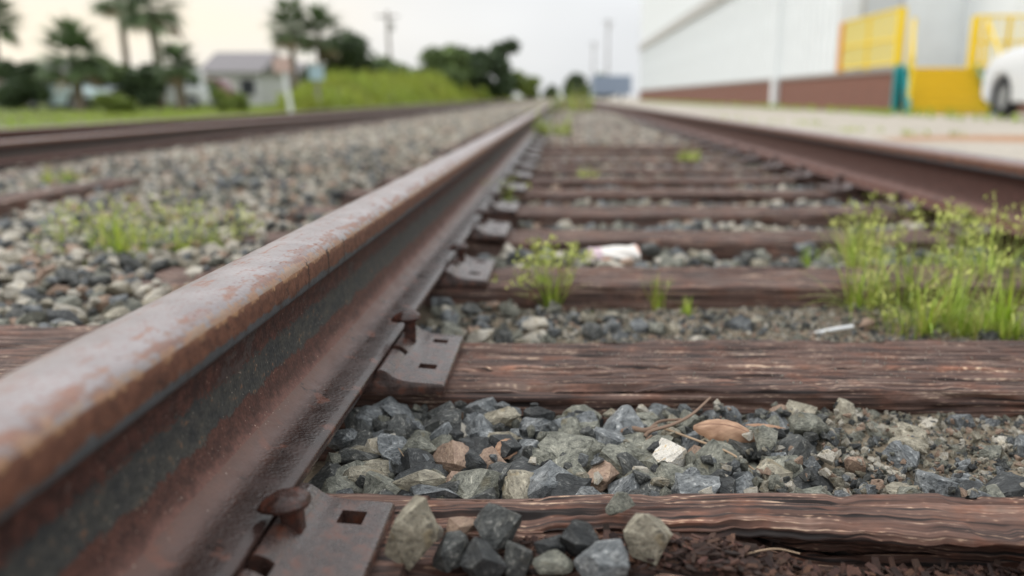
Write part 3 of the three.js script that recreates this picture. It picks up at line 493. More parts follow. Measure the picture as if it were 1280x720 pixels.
hero(724, 674, 0.012, 0.0195, 14, 5, [0.9, 1, 0.7], [0.1, 0.5, 0.35], 'charcoal stone standing on edge in the gap of the split tie', { y: 0.012 });
hero(811, 673, 0.012, 0.0225, 15, 3, [1, 0.95, 0.6], [-0.25, 0.1, 0.05], 'rounded khaki stone leaning against the back slab of the split tie', { y: 0.012 });
hero(758, 703, 0.006, 0.0255, 12, 1, [1, 0.6, 0.75], [0.25, 0.4, 0.1], 'large flat streaked grey stone at the front of the split tie', { y: 0.006 });
hero(776, 630, 0.011, 0.0165, 1, 2, [1, 0.62, 0.7], [0.5, 0.1, -0.35], 'lens shaped grey green stone lying on the back slab of the split tie', { y: 0.011 });
// second bay: dirt with a few stones
for (const [px, py, s, g, k, l] of [[660, 412, 0.024, 3, 1, 'blue grey angular stone behind the second tie, below the middle grass tuft'], [716, 394, 0.009, 5, 4, 'small white pebble at the foot of the middle grass tuft'], [632, 400, 0.011, 9, 4, 'small flat white pebble in the dirt near the tall spike'], [740, 424, 0.024, 12, 0, 'flat dark stone against the back of the second tie'], [799, 415, 0.02, 8, 1, 'grey stone with a white vein behind the second tie'], [843, 420, 0.02, 2, 3, 'tan stone behind the second tie beside the veined stone'], [921, 416, 0.026, 14, 1, 'long flat blue grey stone in the dirt behind the second tie'], [882, 424, 0.017, 6, 0, 'dark stone tucked behind the second tie'], [566, 404, 0.022, 13, 2, 'grey green stone in the corner behind the tall spike']])
  hero(px, py, -0.05, s, g, k, [1, 0.7, 0.75], [R(-0.3, 0.3), R(0, 6), R(-0.3, 0.3)], l, { sink: 0.28 });
for (let k = 0; k < 520; k++) { const t = rnd(), x = lerp(-0.28, 1.1, t * t), z = R(-1.47, -1.17), s = 0.008 + 0.016 * Math.pow(rnd(), 1.8) * (x < 0.1 ? 1.3 : 0.8); if (rnd() > lerp(0.8, 0.2, sst(-0.08, 0.25, x))) continue; drop(Math.floor(R(0, 16)), false, pick([2, 3, 4, 2, 1.4, 0.8, 0.8]), x, z, s, [1, R(0.5, 0.75), R(0.62, 0.95)], rot3(0.45), { cap: -0.006, maxBase: -0.03, sink: 0.35, zone: 'second' }); }
// the bays beyond
for (let b = 2; b < 10; b++) {
  const zf = -tieEdges[b + 1][0] + 0.015, zn = -tieEdges[b][1] - 0.015, n = b < 5 ? 420 : 260;
  for (let k = 0; k < n; k++) drop(Math.floor(R(0, 16)), b > 2, pick([2, 4, 3.5, 2, 2.2, 1, 0.8]), R(-0.22, 1.11), R(zf, zn), R(0.014, 0.032), [1, R(0.5, 0.8), R(0.62, 0.95)], rot3(0.5), { cap: b === 2 ? 0.0 : -0.008, maxBase: -0.02, sink: 0.25, zone: 'beyond' });
}
// the shoulder of ballast outside the worn rail
hero(97, 344, 0.005, 0.013, 5, 6, [1, 0.7, 0.8], [0.1, 0.3, 0], 'single orange brown pebble on the tie end outside the worn rail');
for (let k = 0; k < 24000; k++) {
  const u = rnd(), near = u < 0.25, x = near ? R(-1.7, -0.40) : lerp(-0.4, -3.4, rnd()), z = near ? -R(0.9, 2.6) : -R(0.9, 6.5);
  if (x < 0.93 * z - 0.25) continue;
  drop(Math.floor(R(0, 16)), -z > 2.3, pick([1.4, 2.8, 2.6, 3, 4.4, 0.7, 2.2]), x, z, 0.010 + 0.020 * Math.pow(rnd(), 1.6), [1, R(0.55, 0.85), R(0.65, 0.95)], rot3(0.5), { cap: lerp(0.016, -0.09, sst(-1.4, -3.2, x)), maxBase: lerp(-0.005, -0.1, sst(-1.2, -3.0, x)), sink: 0.2, zone: 'shoulder' });
}
// the 300 that show largest are single stones, the rest one mass
{
  const zoneWord = { pile: 'in the clean heap between the two nearest ties', dirt: 'set in dirt between the two nearest ties', second: 'in the dirt behind the second tie', beyond: 'in the bays beyond the middle grass tuft', shoulder: 'on the ballast shoulder outside the worn rail' };
  const seen = s => { const d = s.pos.y - CAMY, z = -s.pos.z, zc = z * CP - d * SP, yc = d * CP + z * SP, px = VX + F * s.pos.x / zc, py = 360 - F * yc / zc; if (px < -20 || px > 1300 || py > 740) return 0; if (s.pos.x < RAIL_L) { const t = 0.35 / -s.pos.x; if (CAMY + (s.pos.y + s.r * 0.5 - CAMY) * t < 0.2) return 0; } const k = hIdx(s.pos.x, s.pos.z); const buried = k >= 0 && hm[k] > s.pos.y + s.r * 0.85 ? 0.3 : 1; return F * s.r / zc * buried; };
  const rest = []; for (const s of stones) s.v = s.hero ? 1e6 : seen(s);
  stones.sort((a, b) => b.v - a.v);
  stones.forEach((s, i) => {
    if (i < 300) {
      const o = mesh('ballast_stone', s.wedge ? wedgeRock(s.src) : s.src, stoneMats[s.kind]); o.position.copy(s.pos); o.quaternion.copy(s.q); o.scale.copy(s.S);
      const w = stoneKinds[s.kind][0]; tag(o, s.hero || `${w} ballast stone ${zoneWord[s.zone]}`, 'stone', s.hero ? 'ballast stones' : `${w} stones ${zoneWord[s.zone]}`);
    } else rest.push(s);
  });
  const grp = new THREE.Group(); grp.name = 'ballast'; scene.add(grp); tag(grp, 'loose grey ballast stones filling the bays and the shoulder', 'ballast', null, 'stuff');
  const bins = new Map(); const keyOf = s => `${s.far ? 'f' : 'n'}${s.far ? s.geo % 8 : s.geo % 16}_${s.kind}`;
  for (const s of rest) { const k = keyOf(s); if (!bins.has(k)) bins.set(k, []); bins.get(k).push(s); }
  // more stones farther out, strewn on the ground
  const extra = []; const strew = (n, f) => { for (let k = 0; k < n; k++) { const q = f(); if (q) extra.push(q); } };
  strew(26000, () => { const z = -R(5.5, 42) , x = R(-6.6, -0.4); if (z > -6.4 && x > -3.5) return null; return [x, z, R(0.016, 0.035)]; });
  strew(7000, () => { const z = -R(2, 9), x = R(-6.6, -3.3); return [x, z, R(0.016, 0.034)]; });
  strew(9000, () => { const z = -R(6.4, 22), x = R(-0.2, 1.1); return [x, z, R(0.014, 0.03)]; });
  strew(5000, () => { const z = -R(1.5, 20), x = R(1.3, 2.6); return [x, z, R(0.012, 0.028)]; });
  for (const [x, z, r] of extra) { const kind = pick([0.7, 2.2, 2, 3.2, 5.5, 0.3, 2.6]), geo = Math.floor(R(0, 8)); const s = { geo, far: true, kind, pos: new THREE.Vector3(x, groundY(x, z) + r * 0.35, z), q: new THREE.Quaternion().setFromEuler(new THREE.Euler(...rot3(0.5))), S: new THREE.Vector3(r, r * R(0.55, 0.8), r * R(0.7, 1)), src: rocksFar[geo] }; const k = keyOf(s); if (!bins.has(k)) bins.set(k, []); bins.get(k).push(s); }
  const m4 = new THREE.Matrix4();
  for (const list of bins.values()) { const im = new THREE.InstancedMesh(list[0].src, stoneMats[list[0].kind], list.length); im.name = 'stones'; im.castShadow = im.receiveShadow = true; list.forEach((s, i) => im.setMatrixAt(i, m4.compose(s.pos, s.q, s.S))); grp.add(im); im.userData.kind = 'stuff'; }
}
// grit and fines in the dirt
{
  const grp = new THREE.Group(); grp.name = 'gravel_fines'; scene.add(grp); tag(grp, 'fine grit and small pebbles in the dirt between the ties', 'grit', null, 'stuff');
  const lists = stoneMats.map(() => []), q = new THREE.Quaternion(), m4 = new THREE.Matrix4();
  const put = (x, z, r, y, kd) => { q.setFromEuler(new THREE.Euler(...rot3(1))); lists[kd ?? pick([1.2, 1.6, 2.2, 2.6, 2.4, 0.6, 1.6])].push(m4.clone().compose(new THREE.Vector3(x, y + r * 0.25, z), q, new THREE.Vector3(r, r * R(0.5, 0.9), r * R(0.6, 1)))); };
  for (let k = 0; k < 19000; k++) { const b = rnd() < 0.42, x = b ? R(0.16, 1.0) : R(-0.225, 1.1), z = b ? R(-0.935, -0.685) : R(-1.485, -1.158), i = hIdx(x, z); if (i < 0 || hm[i] > -0.005) continue; const gy = groundY(x, z); if (hm[i] > gy + 0.012 && rnd() < 0.75) continue; put(x, z, 0.0016 + 0.0055 * Math.pow(rnd(), 2.2), Math.max(gy, hm[i] - 0.002)); }
  for (let k = 0; k < 260; k++) { const x = R(-0.14, 0.7), z = R(-1.145, -0.95); put(x, z, 0.0007 + 0.0010 * rnd(), 0.001, 4); }
  lists.forEach((l, n) => { if (!l.length) return; const im = new THREE.InstancedMesh(rocksTiny[n % 4], stoneMats[n], l.length); im.name = 'grit'; l.forEach((m, i) => im.setMatrixAt(i, m)); im.castShadow = im.receiveShadow = true; im.userData.kind = 'stuff'; grp.add(im); });
}
// rotten wood chips in the split of the nearest tie
{
  const g = new THREE.BoxGeometry(1, 0.2, 0.45, 3, 1, 2), p = g.attributes.position; for (let i = 0; i < p.count; i++) { const x = p.getX(i), z = p.getZ(i); p.setY(i, p.getY(i) + 0.12 * noise(x * 3 + 2, z * 4)); p.setZ(i, z * (1 - 0.75 * Math.abs(x) * (x > 0 ? 1 : 0.6)) + 0.1 * noise(x * 4, 9)); } g.computeVertexNormals();
  const n = 2300, im = new THREE.InstancedMesh(g, M.chip, n), m4 = new THREE.Matrix4(), q = new THREE.Quaternion(), c = new THREE.Color();
  for (let i = 0; i < n; i++) { const x = lerp(-0.1, 0.47, Math.pow(rnd(), 0.75)), z = -R(0.560, 0.606), s = 0.004 + 0.018 * Math.pow(rnd(), 2); q.setFromEuler(new THREE.Euler(R(-0.6, 0.6), R(0, 6.3), R(-0.5, 0.5))); im.setMatrixAt(i, m4.compose(new THREE.Vector3(x, coreY(x) + R(0.001, 0.011) , z), q, new THREE.Vector3(s, s * 0.32, s * R(0.5, 1)))); const L = 0.22 + 1.0 * Math.pow(rnd(), 1.6); im.setColorAt(i, c.setRGB(L, L * R(0.84, 1.0), L * R(0.74, 1.0))); }
  im.name = 'wood_chips'; im.castShadow = im.receiveShadow = true; scene.add(im); tag(im, 'rotten brown wood chips lying in the gap of the split tie', 'wood chips', null, 'stuff');
}

// ------------------------------------------------------------------ twigs, leaves, litter
function tubeGeo(pts, r0, r1, seg = 18, rad = 6) {
  const c = new THREE.CatmullRomCurve3(pts.map(p => p.isVector3 ? p : new THREE.Vector3(...p))), g = new THREE.TubeGeometry(c, seg, 1, rad, false), p = g.attributes.position, a = new THREE.Vector3();
  for (let j = 0; j <= seg; j++) { c.getPointAt(j / seg, a); const r = lerp(r0, r1, j / seg); for (let i = 0; i <= rad; i++) { const k = j * (rad + 1) + i; p.setXYZ(k, a.x + (p.getX(k) - a.x) * r, a.y + (p.getY(k) - a.y) * r, a.z + (p.getZ(k) - a.z) * r); } }
  g.computeVertexNormals(); return g;
}
const P3 = (px, py, y) => at(px, py, y);
const twig = (label, pts, r0, r1, m = M.twig) => tag(mesh('twig', merge(pts.map(q => tubeGeo(q, r0, r1))), m), label, 'twig');
twig('crooked forked twig leaning on the front of the second tie', [[P3(798, 560, -0.03), P3(808, 542, -0.012), P3(840, 531, -0.002), P3(862, 520, 0.004), P3(888, 497, 0.010)], [P3(806, 546, -0.014), P3(822, 528, -0.004), P3(852, 524, 0.002)], [P3(797, 572, -0.034), P3(803, 556, -0.022), P3(815, 544, -0.012)]], 0.0022, 0.0014);
twig('thin straight pale twig lying across the stones beside the dry leaf', [[P3(826, 534, -0.012), P3(870, 550, -0.016), P3(912, 566, -0.018), P3(946, 590, -0.024)]], 0.0016, 0.0011, M.twigPale);
twig('thick broken brown root between the two nearest ties', [[P3(778, 540, -0.02), P3(792, 536, -0.012), P3(806, 538, -0.01), P3(822, 533, -0.006)]], 0.0038, 0.0028);
twig('long pale splinter lying along the gap of the split tie', [[P3(806, 704, -0.026), P3(860, 708, -0.028), P3(916, 711, -0.03)]], 0.0022, 0.0014, M.twigPale);
twig('thin dry stem sticking out of the gap of the split tie', [[P3(898, 680, -0.02), P3(911, 690, -0.025), P3(922, 699, -0.03)]], 0.0011, 0.0007, M.twigPale);
twig('thin pale straw bent across the front of the split tie', [[P3(905, 704, -0.02), P3(935, 692, -0.016), P3(970, 686, -0.014), P3(1000, 692, -0.016)]], 0.0010, 0.0006, M.twigPale);
twig('short dry stem standing up among the heaped stones', [[P3(508, 592, -0.05), P3(507, 575, -0.02), P3(498, 560, -0.008)]], 0.0008, 0.0005, M.twigPale);
twig('bare dry twig stuck in the stones by the second tie', [[P3(570, 532, -0.03), P3(577, 524, -0.02), P3(578, 516, -0.008)]], 0.0014, 0.001, M.twig);
const leafTex = tex(256, 128, (i, j) => { const U = i / 256, V = j / 128, a = fbm(U * 5, V * 5, 4), v = Math.abs(V - 0.5), rib = sst(0.03, 0.008, v), side = sst(0.12, 0.0, Math.abs(((U * 9 + v * 7) % 1) - 0.5) - 0.02); let q = mix3([142, 108, 84], [186, 150, 122], clamp(0.5 + a)); q = mix3(q, [112, 80, 62], rib * 0.8 + side * 0.18); return q; });
M.leaf = new THREE.MeshPhysicalMaterial({ map: leafTex, roughness: 0.6, side: THREE.DoubleSide });
function leafGeo(L, Wd, curlX, curlY, twist = 0) {
  const nu = 24, nv = 10, P = [], U = [], I = [];
  for (let i = 0; i <= nu; i++) for (let j = 0; j <= nv; j++) { const u = i / nu, v = j / nv - 0.5, w = Wd * (1 + 0.16 * noise(u * 9, v > 0 ? 3 : 7)) * Math.pow(Math.sin(Math.PI * Math.pow(clamp(u, 0.015, 0.985), 0.85)), 0.75), a = v * curlY, cx = (u - 0.5) * L; const y0 = -curlX * Math.pow((u - 0.5) * 2, 2) * L, yy = y0 + (Math.cos(a) - 1) * w * 0.7 + 0.0012 * noise(u * 8, v * 6) * (1 - 2 * Math.abs(v) * 0); const zz = (curlY ? Math.sin(a) / curlY : v) * w; P.push(cx, yy * Math.cos(twist * u) + zz * Math.sin(twist * u), zz * Math.cos(twist * u)); U.push(u, v + 0.5); if (i && j) { const q = i * (nv + 1) + j, b = q - nv - 1; I.push(b - 1, q - 1, b, b, q - 1, q); } }
  const g = new THREE.BufferGeometry(); g.setAttribute('position', new THREE.Float32BufferAttribute(P, 3)); g.setAttribute('uv', new THREE.Float32BufferAttribute(U, 2)); g.setIndex(I); g.computeVertexNormals(); return g;
}
function leaf(px, py, y, L, Wd, cx, cy, rot, label) { const o = mesh('dry_leaf', leafGeo(L, Wd, cx, cy), M.leaf); o.position.copy(at(px, py, y)); o.rotation.set(...rot); return tag(o, label, 'leaf'); }
leaf(913, 532, -0.002, 0.078, 0.040, 0.20, 2.0, [0.5, -0.2, -0.10], 'curled brown dry leaf arched over the stones below the second tie');
leaf(957, 531, -0.006, 0.046, 0.007, 0.06, 1.2, [0.1, -0.1, -0.05], 'narrow rolled brown leaf beside the curled dry leaf');
leaf(637, 560, -0.016, 0.034, 0.024, 0.12, 0.8, [0.9, 0.3, -0.5], 'small orange brown leaf wedged in the heaped stones');
leaf(846, 676, -0.02, 0.03, 0.014, 0.1, 0.9, [0.2, 0.8, 0.1], 'scrap of brown leaf in the gap of the split tie beside the khaki stone');
leaf(893, 690, -0.024, 0.034, 0.018, 0.1, 1.2, [0.3, 0.3, 0.15], 'crumpled pale brown leaf in the gap of the split tie');
{ // crumpled paper cup with an orange print
  const n = 28, m = 14, P = [], U = [], I = [], Lc = 0.115;
  for (let i = 0; i <= m; i++) for (let j = 0; j <= n; j++) { const t = i / m, a = j / n * 6.28318, r = lerp(0.026, 0.036, t), cr = 1 + 0.3 * noise(Math.cos(a) * 1.5 + 4, Math.sin(a) * 1.5 + t * 3) ; P.push((t - 0.5) * Lc, Math.sin(a) * r * 0.5 * cr, Math.cos(a) * r * 1.15 * cr); U.push(t, j / n); if (i && j) { const q = i * (n + 1) + j, b = q - n - 1; I.push(b - 1, b, q - 1, b, q, q - 1); } }
  const g = new THREE.BufferGeometry(); g.setAttribute('position', new THREE.Float32BufferAttribute(P, 3)); g.setAttribute('uv', new THREE.Float32BufferAttribute(U, 2)); g.setIndex(I); g.computeVertexNormals();
  const paper = mat({ roughness: 0.6, side: THREE.DoubleSide, map: tex(256, 256, (i, j) => { const U = i / 256, V = j / 256, e = 0.1 * fbm(U * 4, V * 4, 3, 4, 4, 3); let c = [222, 218, 212]; c = mix3(c, [196, 168, 180], sst(0.27, 0.24, U + e * 0.4) * 0.8); c = mix3(c, [228, 132, 84], sst(0.2, 0.26, U + e) * sst(0.50, 0.42, U + e * 1.5) * sst(0.25, 0.4, Math.abs(V - 0.05 + e))); return c; }) });
  const t = thing('paper_cup', 'crumpled white paper cup with an orange print, lying in front of a tie', 'cup', [0, 0, 0]); const p = at(766, 329, -0.02); t.position.set(p.x, -0.002, p.z - 0.02); t.rotation.set(0.1, 0.12, 0.0);
  mesh('wall', g, paper, t); const b = new THREE.CircleGeometry(0.0255, 20); b.scale(1.1, 0.5, 1); b.rotateY(-Math.PI / 2); b.translate(-Lc / 2 + 0.006, 0, 0); mesh('base', b, paper, t);
  const rim = new THREE.TorusGeometry(0.036, 0.0018, 6, 28); rim.scale(1.15, 0.5, 1); rim.rotateY(Math.PI / 2); rim.translate(Lc / 2, 0, 0); mesh('rim', rim, paper, t);
}
M.white = mat({ color: C(226, 228, 228), roughness: 0.45 });
{ const a = at(1018, 417, -0.046), b = at(1066, 408, -0.034); const g = tubeGeo([a, a.clone().lerp(b, 0.5).add(new THREE.Vector3(0, 0.001, 0)), b], 0.0034, 0.0034, 10, 10); tag(mesh('plastic_straw_piece', g, M.white), 'short piece of white plastic straw lying in the dirt behind the second tie', 'straw'); }
{ const g = new THREE.SphereGeometry(0.0068, 16, 10); g.scale(1, 0.8, 0.75); const o = mesh('round_pebble', g, mat({ color: C(206, 216, 218), roughness: 0.9 })); o.position.copy(at(1085, 567, -0.036)); tag(o, 'tiny round bluish white pebble in the dirt between the two nearest ties', 'pebble'); }

// ------------------------------------------------------------------ grass and weeds
M.blade = new THREE.MeshPhysicalMaterial({ vertexColors: true, roughness: 0.55, side: THREE.DoubleSide, transmission: 0.25, thickness: 0 });
M.seed = mat({ vertexColors: true, roughness: 0.8, side: THREE.DoubleSide });
class Strips {   // collects bent blades
  constructor() { this.P = []; this.K = []; this.I = []; }
  blade(p, dir, L, w, bend, c0, c1, seg = 5) {   // p base, dir azimuth, bend = [start lean, end lean]
    const ca = Math.cos(dir), sa = Math.sin(dir), o = this.P.length / 3, k = mix3(c0, c1, rnd()); let x = p.x, y = p.y, z = p.z;
    for (let i = 0; i <= seg; i++) {
      const t = i / seg, a = lerp(bend[0], bend[1], t), ww = w * (1 - t * t * 0.92) * 0.5;
      for (const s of [-1, 1]) { this.P.push(x - sa * ww * s, y + (s > 0 ? 0.25 * ww : 0), z + ca * ww * s); this.K.push(...k); }
      if (i < seg) { const st = L / seg; x += ca * Math.sin(a) * st; z += sa * Math.sin(a) * st; y += Math.cos(a) * st; const q = o + i * 2; this.I.push(q, q + 1, q + 2, q + 1, q + 3, q + 2); }
    }
    return new THREE.Vector3(x, y, z);
  }
  geo() { const g = new THREE.BufferGeometry(); g.setAttribute('position', new THREE.Float32BufferAttribute(this.P, 3)); g.setAttribute('color', new THREE.Float32BufferAttribute(this.K, 3)); g.setIndex(this.I); g.computeVertexNormals(); return g; }
}
const G = (r, g, b) => [lin(r / 255), lin(g / 255), lin(b / 255)];
const greens = [[G(138, 166, 46), G(186, 210, 76)], [G(152, 172, 62), G(206, 218, 110)], [G(116, 146, 46), G(166, 196, 70)], [G(168, 164, 88), G(218, 210, 132)]];
function tuft(label, pos, o) {
  const cen = o.tussocks ? [...Array(o.tussocks)].map(() => { const a = R(0, 6.28), r = o.r * Math.sqrt(rnd()); return [Math.cos(a) * r, Math.sin(a) * r * (o.flat || 1), R(0.55, 1.15), R(-0.4, 0.4), R(0, 6.28)]; }) : null;
  const t = thing('grass_tuft', label, 'grass', [pos.x, pos.y, pos.z], 0, o.group || 'grass tufts between the ties'), S = new Strips(), Q = new Strips(), v = new THREE.Vector3();
  for (let k = 0; k < o.n; k++) {
    const a = R(0, 6.28), r = o.r * Math.sqrt(rnd()), [c0, c1] = greens[pick(o.mix || [4, 3, 3, 1])], L = o.h * R(0.45, 1.1), lean = R(0.05, o.lean || 0.6), da = a + R(-0.7, 0.7);
    v.set(Math.cos(a) * r, -0.008, Math.sin(a) * r * (o.flat || 1));
    if (cen) { const c = cen[k % cen.length], a2 = rnd() < 0.25 ? c[4] : R(0, 6.28), r2 = 0.018 * Math.sqrt(rnd()); v.set(c[0] + Math.cos(a2) * r2, -0.008, c[1] + Math.sin(a2) * r2); const b2 = R(0.75, 1.25) * (1 + 0.3 * c[3]); S.blade(v, a2 + R(-0.5, 0.5), L * c[2] * (rnd() < 0.2 ? 1.25 : 1), o.w * R(0.6, 1.3), [lean * 0.5, Math.min(2.6, lean * R(0.9, o.droop || 2.2))], c0.map(q => q * b2), c1.map(q => q * b2)); continue; }
    const br = R(0.8, 1.15); S.blade(v, da, L, o.w * R(0.7, 1.3), [lean * 0.4, lean * R(1.2, o.droop || 2.2)], c0.map(q => q * br), c1.map(q => q * br));
  }
  for (let k = 0; k < (o.stalks || 0); k++) {
    const a = R(0, 6.28), L = o.h * R(0.85, 1.45) * (o.tall || 1), lean = R(0.05, 0.5); v.set(Math.cos(a) * o.r * 0.6, -0.008, Math.sin(a) * o.r * 0.6);
    const tip = Q.blade(v, a, L, 0.0016, [lean * 0.6, lean * 1.6], G(128, 146, 62), G(170, 178, 96), 6);
    for (let m = 0; m < (o.heads || 9); m++) { const u = rnd(), p = tip.clone().add(new THREE.Vector3(R(-0.5, 0.5), R(-1, 0.1), R(-0.5, 0.5)).multiplyScalar(0.022 * (o.headSize || 1))); Q.blade(p, R(0, 6.28), R(0.006, 0.014) * (o.headSize || 1), 0.0042 * (o.headSize || 1), [R(0.2, 1.3), R(0.6, 1.9)], G(150, 164, 70), G(196, 198, 112), 2); }
  }
  mesh('blades', S.geo(), M.blade, t); if (o.stalks) mesh('seed_stalks', Q.geo(), M.seed, t);
  return t;
}
const onG = (px, py, y = -0.05) => { const p = at(px, py, y); p.y = groundY(p.x, p.z); return p; };
tuft('leafy green grass tuft with loose seed heads, growing in the bay behind the second tie', onG(690, 388), { n: 90, r: 0.024, h: 0.105, w: 0.0042, lean: 0.95, stalks: 34, heads: 12, tall: 1.0 });
tuft('small creeping weed reaching over the dirt beside the middle grass tuft', onG(645, 384), { n: 22, r: 0.02, h: 0.055, w: 0.005, lean: 1.3, droop: 1.3, stalks: 16, heads: 6 });
tuft('small upright grass tuft with yellow green blades behind the second tie', onG(823, 389), { n: 46, r: 0.016, h: 0.078, w: 0.0034, lean: 0.5, mix: [4, 4, 1, 1] });
tuft('tiny grass sprout next to the upright yellow green tuft', onG(859, 398), { n: 20, r: 0.012, h: 0.05, w: 0.003, lean: 0.5, mix: [3, 4, 1, 1] });
tuft('tiny single sprig of grass in the dirt against the second tie', onG(738, 408), { n: 12, r: 0.002, h: 0.036, w: 0.003, lean: 0.6 });
tuft('short thin grass sprig in front of the third tie', onG(1055, 377), { n: 26, r: 0.013, h: 0.052, w: 0.003, lean: 0.4, mix: [2, 5, 1, 1] });
tuft('bright green sprout in the stones behind the third tie', onG(1011, 332, -0.04), { n: 34, r: 0.016, h: 0.075, w: 0.005, lean: 0.5, mix: [5, 1, 3, 0] });
tuft('weedy seedling in the gap behind the fourth tie', onG(632, 262, -0.04), { n: 30, r: 0.03, h: 0.12, w: 0.005, lean: 0.7, stalks: 14 });
tuft('big bushy clump of yellow green grass against the brown rail', onG(1165, 398), { tussocks: 13, n: 430, r: 0.16, flat: 0.7, h: 0.13, w: 0.0036, lean: 1.5, droop: 1.9, stalks: 60, heads: 8, headSize: 0.9, mix: [3, 5, 2, 2] });
tuft('tall loose clump of grass with seed heads behind the bushy clump', onG(1248, 372), { tussocks: 12, n: 360, r: 0.17, flat: 0.8, h: 0.155, w: 0.0036, lean: 1.4, droop: 2.0, stalks: 60, heads: 8, headSize: 1.0, mix: [3, 5, 2, 2] });
tuft('low dense mat of bright green grass against the back of the second tie', onG(1236, 418), { tussocks: 16, n: 620, r: 0.062, flat: 0.6, h: 0.062, w: 0.0026, lean: 1.2, droop: 2.0, mix: [5, 4, 1, 2] });
tuft('thin straggling grass at the edge of the bushy clump', onG(1130, 412), { n: 90, r: 0.05, h: 0.07, w: 0.0026, lean: 1.1, stalks: 16, heads: 7, mix: [3, 5, 1, 3] });
tuft('spreading grass clump in the bay beside the rail, behind the tall loose clump', onG(1135, 335), { tussocks: 12, n: 300, r: 0.2, h: 0.14, w: 0.004, lean: 1.2, stalks: 30, heads: 10, headSize: 1.3, mix: [3, 5, 2, 3] });
for (const [x, y, n, h, l] of [[185, 318, 260, 0.11, 'bright grass patch on the ballast outside the worn rail, the largest there'], [140, 306, 150, 0.10, 'pale grass beside the largest patch on the ballast'], [255, 318, 150, 0.09, 'short grass on the ballast close to the worn rail'], [112, 318, 60, 0.06, 'yellowish grass on the ballast beside the tie end'], [280, 300, 50, 0.07, 'sparse grass on the ballast behind the largest patch']])
  { const p = at(x, y, -0.03); p.y = Math.max(groundY(p.x, p.z), -0.05); tuft(l, p, { tussocks: Math.round(n / 22) + 2, n, r: 0.14, flat: 0.8, h: h * 1.15, w: 0.0048, lean: 0.9, stalks: Math.round(n / 7), heads: 8, headSize: 1.2, mix: [4, 5, 1, 2], group: 'grass on the ballast outside the rail' }); }
for (const [x, y, h, l] of [[78, 212, 0.16, 'single weed in the ballast by the neighbouring rail'], [692, 176, 0.3, 'weed growing against the worn rail far along the track'], [715, 142, 0.75, 'yellow green weed bush growing between the far ties'], [682, 148, 0.3, 'weeds beside the worn rail farther along the track'], [905, 152, 0.12, 'patch of weeds outside the brown rail'], [945, 158, 0.12, 'second patch of weeds outside the brown rail'], [1075, 170, 0.10, 'short weeds on the gravel lot near the brown rail'], [1010, 160, 0.1, 'thin weeds on the gravel lot below the downpipe'], [1160, 176, 0.1, 'yellowish weeds on the gravel lot beside the orange dirt'], [730, 232, 0.1, 'small weed between the receding ties'], [860, 210, 0.1, 'tiny weed by the pale stones far along the track']])
  { const p = at(x, y, -0.06); p.y = groundY(p.x, p.z); tuft(l, p, { tussocks: 14, n: 130, r: h * (p.x > 1.3 ? 3.2 : 0.7), flat: 0.8, h: h * (p.x > 1.3 ? 0.7 : 1), w: 0.006 + 0.02 * h, lean: 0.9, mix: [3, 5, 1, 2], group: 'weeds along the tracks' }); }
